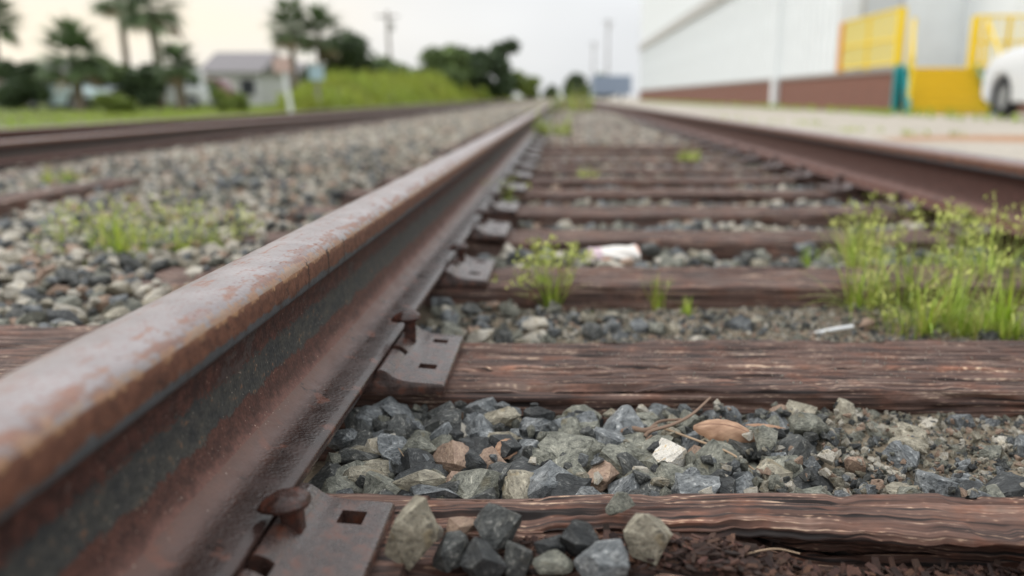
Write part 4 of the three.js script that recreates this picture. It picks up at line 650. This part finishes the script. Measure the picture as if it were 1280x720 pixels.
{ // grass of the verge beyond the neighbouring track, and the tall grass of the bank
  const S = new Strips(), o = new THREE.Vector3(0, -0.02, 0); for (let k = 0; k < 14; k++) { const [a, b] = greens[k % 3]; o.set(R(-0.12, 0.12), -0.02, R(-0.12, 0.12)); S.blade(o, R(0, 6.28), R(0.6, 1.05), 0.045, [0.1, R(0.4, 1.1)], a, b, 3); }
  const g = S.geo(), spots = []; for (let k = 0; k < 9000; k++) { const z = -R(5, 75), x = -6.7 - Math.pow(rnd(), 1.6) * 26; spots.push([x, z, R(0.05, 0.16)]); }
  for (let k = 0; k < 2500; k++) { const z = -R(8, 70), x = R(6.4, 7.4); if (fract(z) < 0.75) continue; spots.push([x, z, R(0.08, 0.2)]); }
  const im = new THREE.InstancedMesh(g, M.seed, spots.length), m4 = new THREE.Matrix4(), q = new THREE.Quaternion(); spots.forEach(([x, z, s], i) => { q.setFromEuler(new THREE.Euler(0, R(0, 6), 0)); im.setMatrixAt(i, m4.compose(new THREE.Vector3(x, groundY(x, z), z), q, new THREE.Vector3(s * 1.4, s, s * 1.4))); });
  im.name = 'verge_grass'; scene.add(im); tag(im, 'mown green grass of the verge beyond the neighbouring track', 'grass', null, 'stuff');
  // the bank
  const bh = d => lerp(1.15, 2.4, sst(26, 90, d)), bx = d => -8.6 - 0.01 * d;
  const nx = 24, nz = 120, P = [], I = [], U = []; for (let j = 0; j <= nz; j++) for (let i = 0; i <= nx; i++) { const d = 22 + j * 1.4, t = i / nx, x = bx(d) - t * 11, prof = sst(0, 0.28, t) * sst(1.0, 0.7, t) * sst(24, 31, d * 8.9 / -x); P.push(x, -0.32 + bh(d) * prof * (1 + 0.15 * noise(x * 0.4, d * 0.3)), -d); U.push(x / 1.5, d / 1.5); if (i && j) { const q = j * (nx + 1) + i, b = q - nx - 1; I.push(b - 1, b, q - 1, b, q, q - 1); } }
  const bg = new THREE.BufferGeometry(); bg.setAttribute('position', new THREE.Float32BufferAttribute(P, 3)); bg.setAttribute('uv', new THREE.Float32BufferAttribute(U, 2)); bg.setIndex(I); bg.computeVertexNormals();
  tag(mesh('grassy_bank', bg, mat({ map: groundTex.map, color: C(134, 150, 70), roughness: 0.95 })), 'low grassy bank beside the neighbouring track', null, null, 'structure');
  const n = 16000, im2 = new THREE.InstancedMesh(g, M.seed, n), c = new THREE.Color(); for (let i = 0; i < n; i++) { const d = 23 + 150 * Math.pow(rnd(), 1.7), t = R(0.02, 0.75), x = bx(d) - t * 11, prof = sst(0, 0.28, t) * sst(1.0, 0.7, t) * sst(24, 31, d * 8.9 / -x), y = -0.32 + bh(d) * prof * (1 + 0.15 * noise(x * 0.4, d * 0.3)); const s = R(0.15, 0.5) * (rnd() < 0.12 ? 1.9 : 1) * (0.7 + d / 120) * (prof < 0.1 ? 0.3 : 1); q.setFromEuler(new THREE.Euler(R(-0.2, 0.2), R(0, 6), R(-0.2, 0.2))); im2.setMatrixAt(i, m4.compose(new THREE.Vector3(x, y, -d), q, new THREE.Vector3(s, s, s))); const k = 0.85 + 0.55 * fbm(x * 0.6, d * 0.3, 3) + R(-0.12, 0.12), yl = 0.5 + 0.8 * fbm(x * 0.25 + 9, d * 0.14, 3); im2.setColorAt(i, c.setRGB(k * (0.94 + 0.22 * yl), k * 0.92, k * (1.15 - 0.15 * yl))); }
  im2.name = 'bank_grass'; scene.add(im2); tag(im2, 'tall yellow green grass covering the low bank', 'grass', null, 'stuff');
}
function fract(x) { return x - Math.floor(x); }

// ------------------------------------------------------------------ trees
M.bark = mat({ color: C(104, 94, 82), roughness: 0.9 });
M.palmBark = mat({ color: C(122, 110, 96), roughness: 0.9 });
M.leafy = new THREE.MeshPhysicalMaterial({ vertexColors: true, roughness: 0.7, side: THREE.DoubleSide, transmission: 0.15, thickness: 0 });
function palm(label, x, y, z, h, r) {
  const t = thing('palm_tree', label, 'palm tree', [x, y, z], R(0, 6), 'palms beyond the verge');
  const tr = tubeGeo([[0, -0.1, 0], [R(-0.1, 0.1), h * 0.5, R(-0.1, 0.1)], [0, h, 0]], 0.23, 0.19, 40, 12), p = tr.attributes.position; for (let i = 0; i < p.count; i++) { const k = 1 + 0.10 * Math.sin(p.getY(i) * 26) + 0.08 * noise(p.getX(i) * 8, p.getY(i) * 6); p.setX(i, p.getX(i) * k); p.setZ(i, p.getZ(i) * k); } tr.computeVertexNormals(); mesh('trunk', tr, M.palmBark, t);
  const S = new Strips();
  for (let k = 0; k < 56; k++) {
    const az = k * 2.399 + R(-0.2, 0.2), el = lerp(1.35, -0.75, Math.pow(k / 56, 0.8)) + R(-0.15, 0.15), L = r * R(0.25, 0.5), d0 = new THREE.Vector3(Math.cos(az) * Math.cos(el), Math.sin(el), Math.sin(az) * Math.cos(el)), b0 = new THREE.Vector3(0, h + R(-0.15, 0.25), 0), tip = b0.clone().addScaledVector(d0, L), old = k > 50, c0 = old ? G(112, 100, 70) : G(76, 96, 62), c1 = old ? G(150, 134, 100) : G(126, 150, 98);
    S.blade(b0, az, L, 0.05, [Math.PI / 2 - el, Math.PI / 2 - el], c0, c0, 2);
    for (let m = 0; m < 20; m++) { const a = (m / 19 - 0.5) * 4.2; S.blade(tip, az + a * 0.85, r * R(0.42, 0.6) * (1 - 0.18 * Math.abs(a)), 0.11, [Math.PI / 2 - el + R(-0.25, 0.1), Math.PI / 2 - el + R(0.4, 1.1)], c0, c1, 3); }
  }
  mesh('crown', S.geo(), M.leafy, t); return t;
}
function tree(label, x, y, z, o, name = 'tree') {
  const t = thing(name, label, name === 'tree' ? 'tree' : 'shrub', [x, y, z], 0, o.group || 'trees beyond the tracks'), limbs = [];
  limbs.push(tubeGeo([[0, -0.2, 0], [0.05 * o.w, o.h * 0.3, 0], [0, o.h * 0.62, 0.05]], 0.035 * o.h, 0.015 * o.h, 10, 8));
  const lobes = []; for (let k = 0; k < o.lobes; k++) { const a = R(0, 6.28), rr = Math.sqrt(rnd()) * 0.62, yy = R(o.base || 0.3, 0.86), f = 1 - 0.55 * Math.max(0, yy - 0.55); const c = new THREE.Vector3(Math.cos(a) * rr * o.w * f, yy * o.h, Math.sin(a) * rr * o.w * f); lobes.push([c, R(0.26, 0.42) * Math.min(o.w, o.h * 0.75)]); limbs.push(tubeGeo([[0, o.h * 0.22, 0], [c.x * 0.5, lerp(o.h * 0.25, c.y, 0.6), c.z * 0.5], [c.x, c.y, c.z]], 0.014 * o.h, 0.004 * o.h, 6, 5)); }
  mesh(name === 'tree' ? 'trunk' : 'stems', merge(limbs), M.bark, t);
  const P = [], K = [], I = [], s0 = o.leaf || 0.16;
  for (let k = 0; k < o.n * 1.5; k++) {
    const [c, r] = lobes[k % lobes.length], u = R(-1, 1), a = R(0, 6.28), q = Math.sqrt(1 - u * u), rad = r * Math.pow(rnd(), 0.42), x0 = c.x + q * Math.cos(a) * rad, y0 = c.y + u * rad * 0.8, z0 = c.z + q * Math.sin(a) * rad; if (y0 < 0.05) continue;
    const s = s0 * R(0.8, 1.6), e = new THREE.Euler(R(-1, 1), R(0, 6), R(-1, 1)), A = new THREE.Vector3(s, 0, 0).applyEuler(e), B = new THREE.Vector3(0, 0, s * 0.55).applyEuler(e), n0 = P.length / 3, br = R(0.75, 1.2), col = mix3(o.c[0], o.c[1], rnd()).map(v => v * br);
    for (const [i, j] of [[-1, 0], [0, -1], [1, 0], [0, 1]]) { P.push(x0 + A.x * i + B.x * j, y0 + A.y * i + B.y * j, z0 + A.z * i + B.z * j); K.push(...col); }
    I.push(n0, n0 + 1, n0 + 2, n0, n0 + 2, n0 + 3);
  }
  const g = new THREE.BufferGeometry(); g.setAttribute('position', new THREE.Float32BufferAttribute(P, 3)); g.setAttribute('color', new THREE.Float32BufferAttribute(K, 3)); g.setIndex(I); g.computeVertexNormals(); mesh('crown', g, M.leafy, t); return t;
}
const gY = -0.28;
function palmAt(label, px, crownY, D, rpx) { const p = atD(px, crownY, D), r = rpx * D / F; palm(label, p.x, gY, p.z, p.y - gY, r); }
function treeAt(label, px, topY, D, wpx, o, name, by = gY) { const p = atD(px, topY, D); tree(label, p.x, by, p.z, { w: wpx * D / F, h: p.y - by, ...o }, name); }
palmAt('tall cabbage palm with a full crown, its trunk standing clear of the shrubs', 187, 12, 44, 56);
palmAt('taller thin palm just behind the full crowned palm', 148, -2, 52, 46);
palmAt('palm at the end of the row beside the dark shrubs', -12, 26, 46, 46);
palmAt('palm with a leaning ragged crown behind the white post', 362, 38, 56, 44);
palmAt('palm beside the ragged crowned palm, at the end of the bank', 398, 44, 58, 44);
palmAt('short bushy palm between the parked cars', 92, 74, 36, 54);
palmAt('short palm beside the white van', 222, 84, 40, 38);
const dark = [G(56, 74, 48), G(100, 120, 80)], mid = [G(78, 98, 54), G(132, 152, 92)], light = [G(98, 116, 46), G(152, 168, 80)];
treeAt('dark rounded shrub among the parked cars at the end of the row', 22, 76, 40, 44, { lobes: 9, n: 2600, c: dark, base: 0.2 }, 'shrub');
treeAt('loose shrub behind the short bushy palm', 118, 68, 42, 40, { lobes: 9, n: 2400, c: mid, base: 0.15 }, 'shrub');
treeAt('dark shrub around the foot of the tall palms', 165, 80, 43, 42, { lobes: 9, n: 2400, c: dark, base: 0.15 }, 'shrub');
treeAt('green shrub beside the white van', 245, 92, 46, 36, { lobes: 8, n: 2000, c: mid, base: 0.15 }, 'shrub');
treeAt('bright low bush at the edge of the grass verge', 140, 116, 30, 26, { lobes: 7, n: 1400, c: light, base: 0.2 }, 'shrub');
treeAt('low round bush in front of the grey roofed house', 290, 112, 34, 30, { lobes: 7, n: 1400, c: light, base: 0.2 }, 'shrub');
treeAt('dark spreading tree at the near end of the bank', 428, 44, 62, 62, { lobes: 12, n: 3600, c: dark, leaf: 0.2 });
treeAt('green tree on the bank next to the dark spreading tree', 484, 66, 70, 56, { lobes: 11, n: 3000, c: mid, leaf: 0.22 });
treeAt('yellow green round tree in the middle of the bank', 545, 60, 88, 50, { lobes: 11, n: 3200, c: mid, leaf: 0.26 });
treeAt('darker tree behind the yellow green round tree', 588, 56, 100, 40, { lobes: 10, n: 2600, c: dark, leaf: 0.28 });
treeAt('tall dark evergreen at the far end of the bank', 624, 44, 104, 32, { lobes: 13, n: 4200, c: dark, leaf: 0.28, base: 0.15 });
treeAt('light green bush below the tall dark evergreen', 658, 90, 110, 26, { lobes: 8, n: 1800, c: light, leaf: 0.28, base: 0.15 });
treeAt('small far tree standing at the end of the track', 722, 86, 150, 24, { lobes: 9, n: 2200, c: dark, leaf: 0.4, base: 0.15 });
treeAt('low far bushes left of the end of the track', 690, 108, 170, 24, { lobes: 8, n: 1500, c: dark, leaf: 0.45, base: 0.15 });
treeAt('far tree behind the end of the warehouse', 752, 93, 165, 20, { lobes: 8, n: 1500, c: mid, leaf: 0.45, base: 0.15 });

// ------------------------------------------------------------------ the warehouse with its loading dock
const BX = 7.5, LOT = 0.0;
const noiseTex = (base, var1, var2, px = 256) => tex(px, px, (i, j) => { const U = i / px, V = j / px, a = fbm(U * 5, V * 5, 4, 5, 5, 3), b = noise(U * 40, V * 40, 40, 40, 9); return base.map(v => v * (1 + var1 * a + var2 * b)); });
M.metalWall = mat({ map: noiseTex([237, 241, 242], 0.035, 0.012), roughness: 0.5 });
M.trim = mat({ color: C(196, 194, 190), roughness: 0.6 });
const brickTex = tex(512, 256, (i, j) => { const row = Math.floor(j / 16), ii = i + (row % 2) * 16, br = Math.floor(ii / 32), jt = (j % 16) < 2 || (ii % 32) < 2, n = noise(br * 3.7 + 0.5, row * 5.3 + 0.5, 256, 256, 3), a = fbm(i / 512 * 6, j / 256 * 6, 3, 6, 6, 5); return jt ? [150, 132, 120] : mix3([134, 84, 68], [110, 70, 58], clamp(0.5 + n)).map(v => v * (1 + 0.22 * a)); });
M.brick = mat({ map: brickTex, roughness: 0.88 });
M.cap = mat({ map: noiseTex([150, 142, 134], 0.14, 0.06), roughness: 0.85 });
M.yellow = mat({ color: C(246, 212, 40), roughness: 0.5 });
M.yellowDeep = mat({ color: C(236, 160, 48), roughness: 0.5 });
M.teal = mat({ color: C(0, 148, 152), roughness: 0.5 });
M.mesh = mat({ color: C(240, 224, 140), roughness: 0.6 });
{
  const z0 = -80, zr = -22.6, ze = -18.45, DH = 0.90, b = thing('warehouse', 'long white metal warehouse on a brick dock beside the brown rail', 'building', [BX, LOT, 0]);
  const rect = (x0, x1, y0, y1, za, zb) => box(x1 - x0, y1 - y0, zb - za, (x0 + x1) / 2, (y0 + y1) / 2, (za + zb) / 2);
  const uvm = (g, s) => boxUV(g, s);
  for (let z = z0; z < zr - 0.1; z += 3.65) { const e = Math.min(z + 3.65, zr); const rib = [rect(0.02, 16, DH + 0.1, 12.5, z + 0.008, e - 0.008)]; for (let q = z + 0.3; q < e - 0.1; q += 0.61) rib.push(rect(-0.018, 0.02, DH + 0.1, 4.9, q, q + 0.1)); mesh('wall_panel', uvm(merge(rib), 0.3), M.metalWall, b); }
  mesh('gutter', merge([rect(-0.16, 0.02, 4.72, 5.25, z0, zr + 0.0)]), M.trim, b);
  mesh('eave_strip', merge([rect(-0.05, 0.02, 5.25, 5.4, z0, zr)]), M.metalWall, b);
  mesh('brick_base', uvm(rect(0, 15.8, -0.15, DH, z0, ze), 0.95), M.brick, b);
  mesh('dock_cap', uvm(merge([rect(-0.05, 15.9, DH, DH + 0.098, z0, ze + 0.04)]), 0.4), M.cap, b);
  const dp = new THREE.CylinderGeometry(0.035, 0.035, 5.2, 12); dp.translate(-0.06, 2.4, -28.4); const w = mesh('downpipe', merge([dp, rect(-0.2, -0.02, 0, 1.0, -28.62, -28.2)]), M.metalWall, b);
  // open platform at the end of the dock: side wall, a door and a lamp
  mesh('recess_wall', uvm(rect(3.4, 3.6, DH + 0.1, 6, zr, ze), 0.3), M.metalWall, b);
  const dr = mesh('door', rect(0.7, 1.65, DH + 0.1, DH + 2.2, zr, zr + 0.05), mat({ color: C(206, 210, 212), roughness: 0.5 }), b); const kn = new THREE.SphereGeometry(0.04, 12, 8); kn.translate(1.52, DH + 1.1, zr + 0.09); mesh('handle', kn, M.trim, dr);
  mesh('door_frame', merge([rect(0.62, 0.7, DH + 0.1, DH + 2.28, zr, zr + 0.08), rect(1.65, 1.73, DH + 0.1, DH + 2.28, zr, zr + 0.08), rect(0.7, 1.65, DH + 2.2, DH + 2.28, zr, zr + 0.08)]), M.trim, b);
}
function railing(label, a, c, n, h, y, m, infill, deepFirst) {   // a guard rail from a to c with posts, rails and bars
  const t = thing('guard_rail', label, 'railing', [a[0], y, a[1]], 0, 'yellow railings of the dock'), dx = c[0] - a[0], dz = c[1] - a[1], L = Math.hypot(dx, dz), dy = c[2] || 0;
  for (let k = 0; k <= n; k++) { const pw = k === 0 || k === n ? 0.15 : 0.08, g = box(pw, h, pw, dx * k / n, h / 2 + dy * k / n, dz * k / n); mesh('post', g, deepFirst && k === n ? M.yellowDeep : m, t); }
  for (const f of infill ? [0.08, 0.5, 1] : [0.5, 1]) mesh('rail', tubeGeo([[0, h * f, 0], [dx * 0.5, h * f + dy * 0.5, dz * 0.5], [dx, h * f + dy, dz]], 0.03, 0.03, 4, 8), m, t);
  if (infill) for (let k = 1; k < L / 0.1; k++) { const f = k * 0.1 / L; mesh('bar', box(0.026, h * 0.92, 0.026, dx * f, h * 0.54 + dy * f, dz * f), M.mesh, t); }
  return t;
}
railing('yellow barred railing along the edge of the brick dock', [BX + 0.10, -18.6], [BX + 0.10, -22.4], 2, 1.3, 0.998, M.yellow, true, true);
railing('yellow railing on the far side of the dock stairs', [BX + 1.78, -18.6], [BX + 3.3, -18.6], 2, 1.12, 0.998, M.yellow, true);
{ // stairs
  const t = thing('dock_stairs', 'yellow steps with teal side boards leading up to the brick dock', 'stairs', [BX + 0.14, LOT, -18.40]), n = 5, run = 0.27, rise = 0.2;
  const xl = f => lerp(-0.32, 0.10, f), xr = f => lerp(1.42, 1.60, f);
  for (let k = 0; k < n; k++) { const f = k / (n - 1), x0 = xl(f), x1 = xr(f), zc = (n - k) * run - run / 2; mesh('tread', box(x1 - x0, 0.05, run + 0.03, (x0 + x1) / 2, rise * (k + 1) - 0.03 - 0.002 * k, zc), M.yellow, t); mesh('riser', box(x1 - x0 - 0.02, rise - 0.07, 0.03, (x0 + x1) / 2, rise * (k + 0.5) - 0.04, zc + run / 2 - 0.11), M.yellow, t); }
  for (const [f0, f1, s] of [[xl(0) - 0.045, xl(1) - 0.045, 0], [xr(0) + 0.045, xr(1) + 0.045, 1]]) { const sh = new THREE.Shape(); const zb = n * run; sh.moveTo(zb + 0.12, 0); sh.lineTo(zb + 0.12, 0.22); sh.lineTo(0.02, n * rise + 0.06); sh.lineTo(0.02, n * rise - 0.3); sh.lineTo(zb - 0.3, 0); sh.closePath(); const g = new THREE.ExtrudeGeometry(sh, { depth: 0.06, bevelEnabled: false }); const p = g.attributes.position; for (let i = 0; i < p.count; i++) { const zz = p.getX(i), y = p.getY(i), e = p.getZ(i); p.setXYZ(i, lerp(f1, f0, clamp(zz / zb, 0, 1.1)) + e - 0.03, y, zz); } g.computeVertexNormals(); mesh('side_board', g, M.teal, t); }
  mesh('end_post', box(0.14, 1.06, 0.10, -0.12, 0.53, 0.06), M.teal, t);
  for (const x of [[xl(0), xl(1)], [xr(0) + 0.12, xr(1) + 0.12]]) { const hr = mesh('handrail', tubeGeo([[x[0], 0.2 + 0.95, n * run - 0.1], [lerp(x[0], x[1], 0.5), 0.6 + 0.97, n * run * 0.5], [x[1], 1.0 + 1.0, 0.12]], 0.03, 0.03, 6, 8), M.yellow, t); mesh('baluster', box(0.06, 1.05, 0.06, x[0], 0.62, n * run - 0.1), M.yellow, hr); mesh('baluster', box(0.07, 1.1, 0.07, x[1], 1.5, 0.12), M.yellow, hr); }
}
// ------------------------------------------------------------------ vehicles
M.tyre = mat({ color: C(48, 48, 50), roughness: 0.85 }); M.rim = mat({ color: C(170, 172, 174), roughness: 0.35, metalness: 0.6 });
M.glass = mat({ color: C(38, 44, 48), roughness: 0.08 }); M.lamp = mat({ color: C(226, 230, 232), roughness: 0.15 }); M.black = mat({ color: C(46, 47, 50), roughness: 0.6 });
function car(label, x, y, z, turn, paint, o = {}) {   // local: nose towards -x, side shown towards +z
  const t = thing('parked_car', label, 'car', [x, y, z], turn, 'parked vehicles'), Wd = 1.86, m = new THREE.MeshPhysicalMaterial({ color: paint, roughness: 0.3, clearcoat: 0.7, clearcoatRoughness: 0.1 });
  const top = o.van ? 2.05 : 1.72, s = new THREE.Shape(), r = 0.43, wx = [-1.74, 1.42];
  s.moveTo(-2.30, 0.38); s.quadraticCurveTo(-2.36, 0.62, -2.28, 0.80); s.quadraticCurveTo(-2.16, 0.98, -1.7, 1.06); s.lineTo(-1.02, 1.12); s.lineTo(2.22, 1.14); s.quadraticCurveTo(2.34, 0.9, 2.3, 0.38);
  for (const c of [...wx].reverse()) { s.lineTo(c + r, 0.32); s.absarc(c, 0.36, r, 0, Math.PI, false); s.lineTo(c - r, 0.32); } s.closePath();
  const body = new THREE.ExtrudeGeometry(s, { depth: Wd - 0.16, bevelEnabled: true, bevelThickness: 0.08, bevelSize: 0.06, bevelSegments: 3, curveSegments: 12 }); body.translate(0, 0, -(Wd - 0.16) / 2); mesh('body', BGU.toCreasedNormals(body, 0.6), m, t);
  const c = new THREE.Shape(); c.moveTo(-1.12, 1.10); c.lineTo(-0.42, top - 0.04); c.quadraticCurveTo(-0.3, top, 0, top); c.lineTo(1.75, top); c.quadraticCurveTo(2.0, top - 0.02, 2.06, top - 0.1); c.lineTo(2.2, 1.10); c.closePath();
  const cab = new THREE.ExtrudeGeometry(c, { depth: Wd - 0.44, bevelEnabled: true, bevelThickness: 0.09, bevelSize: 0.05, bevelSegments: 3 }); cab.translate(0, 0, -(Wd - 0.44) / 2); mesh('cabin', BGU.toCreasedNormals(cab, 0.6), m, t);
  for (const sd of [-1, 1]) for (const [a, b, e] of [[-0.88, 0.36, 0], [0.44, 1.26, 1], [1.34, 1.92, 1]]) { const w = new THREE.Shape(); w.moveTo(a, 1.2); w.lineTo(b, 1.2); w.lineTo(b, top - 0.14); w.lineTo(e ? a : a + 0.56, top - 0.14); w.closePath(); const g = new THREE.ExtrudeGeometry(w, { depth: 0.02, bevelEnabled: false }); g.translate(0, 0, sd * ((Wd - 0.44) / 2 + 0.09) - 0.008); mesh('window', g, M.glass, t); }
  const ws = box(0.02, 0.62, Wd - 0.5); ws.rotateZ(-0.84); ws.translate(-0.845, (1.14 + top) / 2 + 0.03, 0); mesh('windscreen', ws, M.glass, t);
  for (const sd of [-1, 1]) { mesh('headlight', box(0.16, 0.16, 0.36, -2.30, 0.84, sd * 0.66), M.lamp, t); for (const cx of wx) { const wh = new THREE.Group(); wh.name = 'wheel'; wh.position.set(cx, 0.355, sd * (Wd / 2 - 0.14)); t.add(wh); const ty = new THREE.TorusGeometry(0.265, 0.09, 12, 28); ty.scale(1, 1, 1.25); mesh('tyre', ty, M.tyre, wh); const rim = new THREE.CylinderGeometry(0.22, 0.22, 0.12, 20); rim.rotateX(Math.PI / 2); mesh('rim', rim, M.rim, wh); } }
  mesh('bumper', box(0.12, 0.26, Wd - 0.3, -2.36, 0.5, 0), M.black, t); return t;
}
car('white sport utility car parked beside the dock stairs', 8.28, LOT, -12.04, -1.6, C(232, 234, 236));
{ const f = (px, D, l, c, o, tn = 0) => { const p = atD(px, 120, D); car(l, p.x, gY, p.z, tn, c, o); };
  f(38, 44, 'white parked car behind the dark rounded shrub', C(214, 218, 222), {}, 0.15); f(82, 41, 'pale teal parked van under the short bushy palm', C(190, 208, 210), {}, 2.7); f(136, 47, 'silver parked car behind the loose shrub', C(176, 182, 188), {}, 0.1); f(204, 45, 'white parked van beside the short palm', C(226, 228, 230), { van: 1 }, 0.4); f(243, 52, 'dark red parked car in front of the grey roofed house', C(120, 66, 66), {}, 0.0); }
// ------------------------------------------------------------------ houses, posts and poles
M.siding = mat({ map: noiseTex([206, 206, 208], 0.06, 0.03), roughness: 0.7 }); M.roof = mat({ map: noiseTex([132, 128, 130], 0.14, 0.1), roughness: 0.85 });
function house(label, px, D, wpx, wallH, roofH, wm, rm) {
  const p = atD(px, 121, D), w = wpx * D / F, t = thing('house', label, 'house', [p.x, gY, -D], 0), dp = 7;
  mesh('wall', box(w, wallH, dp, 0, wallH / 2, -dp / 2), wm, t);
  const s = new THREE.Shape(); s.moveTo(0.5, 0); s.lineTo(-dp - 0.5, 0); s.lineTo(-dp / 2, roofH); s.closePath(); const g = new THREE.ExtrudeGeometry(s, { depth: w + 0.8, bevelEnabled: false }); g.rotateY(-Math.PI / 2); g.translate((w + 0.8) / 2, wallH + 0.003, 0); mesh('roof', g, rm, t);
  for (const f of [-0.3, 0.28]) { const wn = mesh('window', box(1.1, 1.2, 0.06, w * f, wallH * 0.55, 0.02), M.glass, t); mesh('frame', merge([box(1.3, 0.1, 0.1, w * f, wallH * 0.55 + 0.65, 0.03), box(1.3, 0.1, 0.1, w * f, wallH * 0.55 - 0.65, 0.03)]), M.trim, wn); }
  mesh('door', box(0.95, 2.05, 0.06, 0, 1.03, 0.02), M.trim, t); return t;
}
house('small white house with a grey gabled roof behind the verge', 292, 64, 66, 2.5, 1.7, M.siding, M.roof);
house('long low grey house beside the white one', 345, 74, 60, 2.3, 1.5, mat({ map: noiseTex([176, 168, 168], 0.06, 0.03), roughness: 0.75 }), M.roof);
house('pale house half hidden by the shrubs at the row of cars', 60, 70, 90, 2.4, 1.3, M.siding, M.roof);
{ const p = atD(364, 131, 24), q = atD(352, 72, 24), t = thing('marker_post', 'leaning white post with a small faded pink sign by the neighbouring track', 'post', [p.x, groundY(p.x, p.z), -24]), h = q.y - groundY(p.x, p.z); const g = new THREE.CylinderGeometry(0.06, 0.075, h, 12); g.translate(0, h / 2, 0); mesh('post', g, M.white, t); mesh('sign_board', box(0.5, 0.42, 0.03, 0, h - 0.2, 0.09), mat({ color: C(206, 176, 168), roughness: 0.6 }), t); t.rotation.z = Math.atan2(p.x - q.x, h); }
{ const p = atD(396, 99, 34), t = thing('utility_cabinet', 'pale blue cabinet standing in the grass of the bank', 'cabinet', [p.x, 0.55, -34]); mesh('case', box(0.5, 0.6, 0.4, 0, 0.78, 0), mat({ color: C(168, 192, 204), roughness: 0.5 }), t); mesh('lid', box(0.56, 0.06, 0.46, 0, 1.11, 0), M.trim, t); mesh('leg', box(0.14, 1.0, 0.14, 0, -0.03, 0), M.cap, t); }
function pole(label, px, topY, D) { const p = atD(px, topY, D), h = p.y - gY, t = thing('utility_pole', label, 'utility pole', [p.x, gY, -D], 0, 'utility poles'); const g = new THREE.CylinderGeometry(0.12, 0.17, h, 10); g.translate(0, h / 2, 0); mesh('post', g, M.bark, t); mesh('crossarm', box(2.2, 0.14, 0.14, 0, h - 0.5, 0.12), M.bark, t); const tf = new THREE.CylinderGeometry(0.28, 0.28, 0.8, 12); tf.translate(0.35, h - 1.4, 0); mesh('transformer', tf, M.trim, t); }
pole('utility pole rising behind the trees on the bank', 484, 14, 80); pole('far utility pole beyond the end of the track', 760, 24, 160); pole('farther utility pole beside the end of the warehouse', 742, 52, 210);
{ const a = atD(765, 121, 96), t = thing('box_trailer', 'blue grey box trailer parked at the end of the warehouse', 'trailer', [a.x, -0.05, -96]); mesh('box', box(4.6, 2.2, 9, 0, 1.75, -4.5), mat({ color: C(150, 164, 182), roughness: 0.5 }), t); for (const x of [-1.2, 1.2]) { const g = new THREE.CylinderGeometry(0.5, 0.5, 0.3, 18); g.rotateZ(Math.PI / 2); g.translate(x, 0.5, -1.5); mesh('wheel', g, M.tyre, t); } mesh('chassis', box(1.1, 0.2, 8.6, 0, 0.55, -4.5), M.black, t); mesh('door', box(2.1, 2.0, 0.06, -1.1, 1.75, 0.03), mat({ color: C(138, 152, 172), roughness: 0.5 }), t); mesh('door', box(2.1, 2.0, 0.06, 1.1, 1.75, 0.03), mat({ color: C(138, 152, 172), roughness: 0.5 }), t); }

renderer.render(scene, camera);
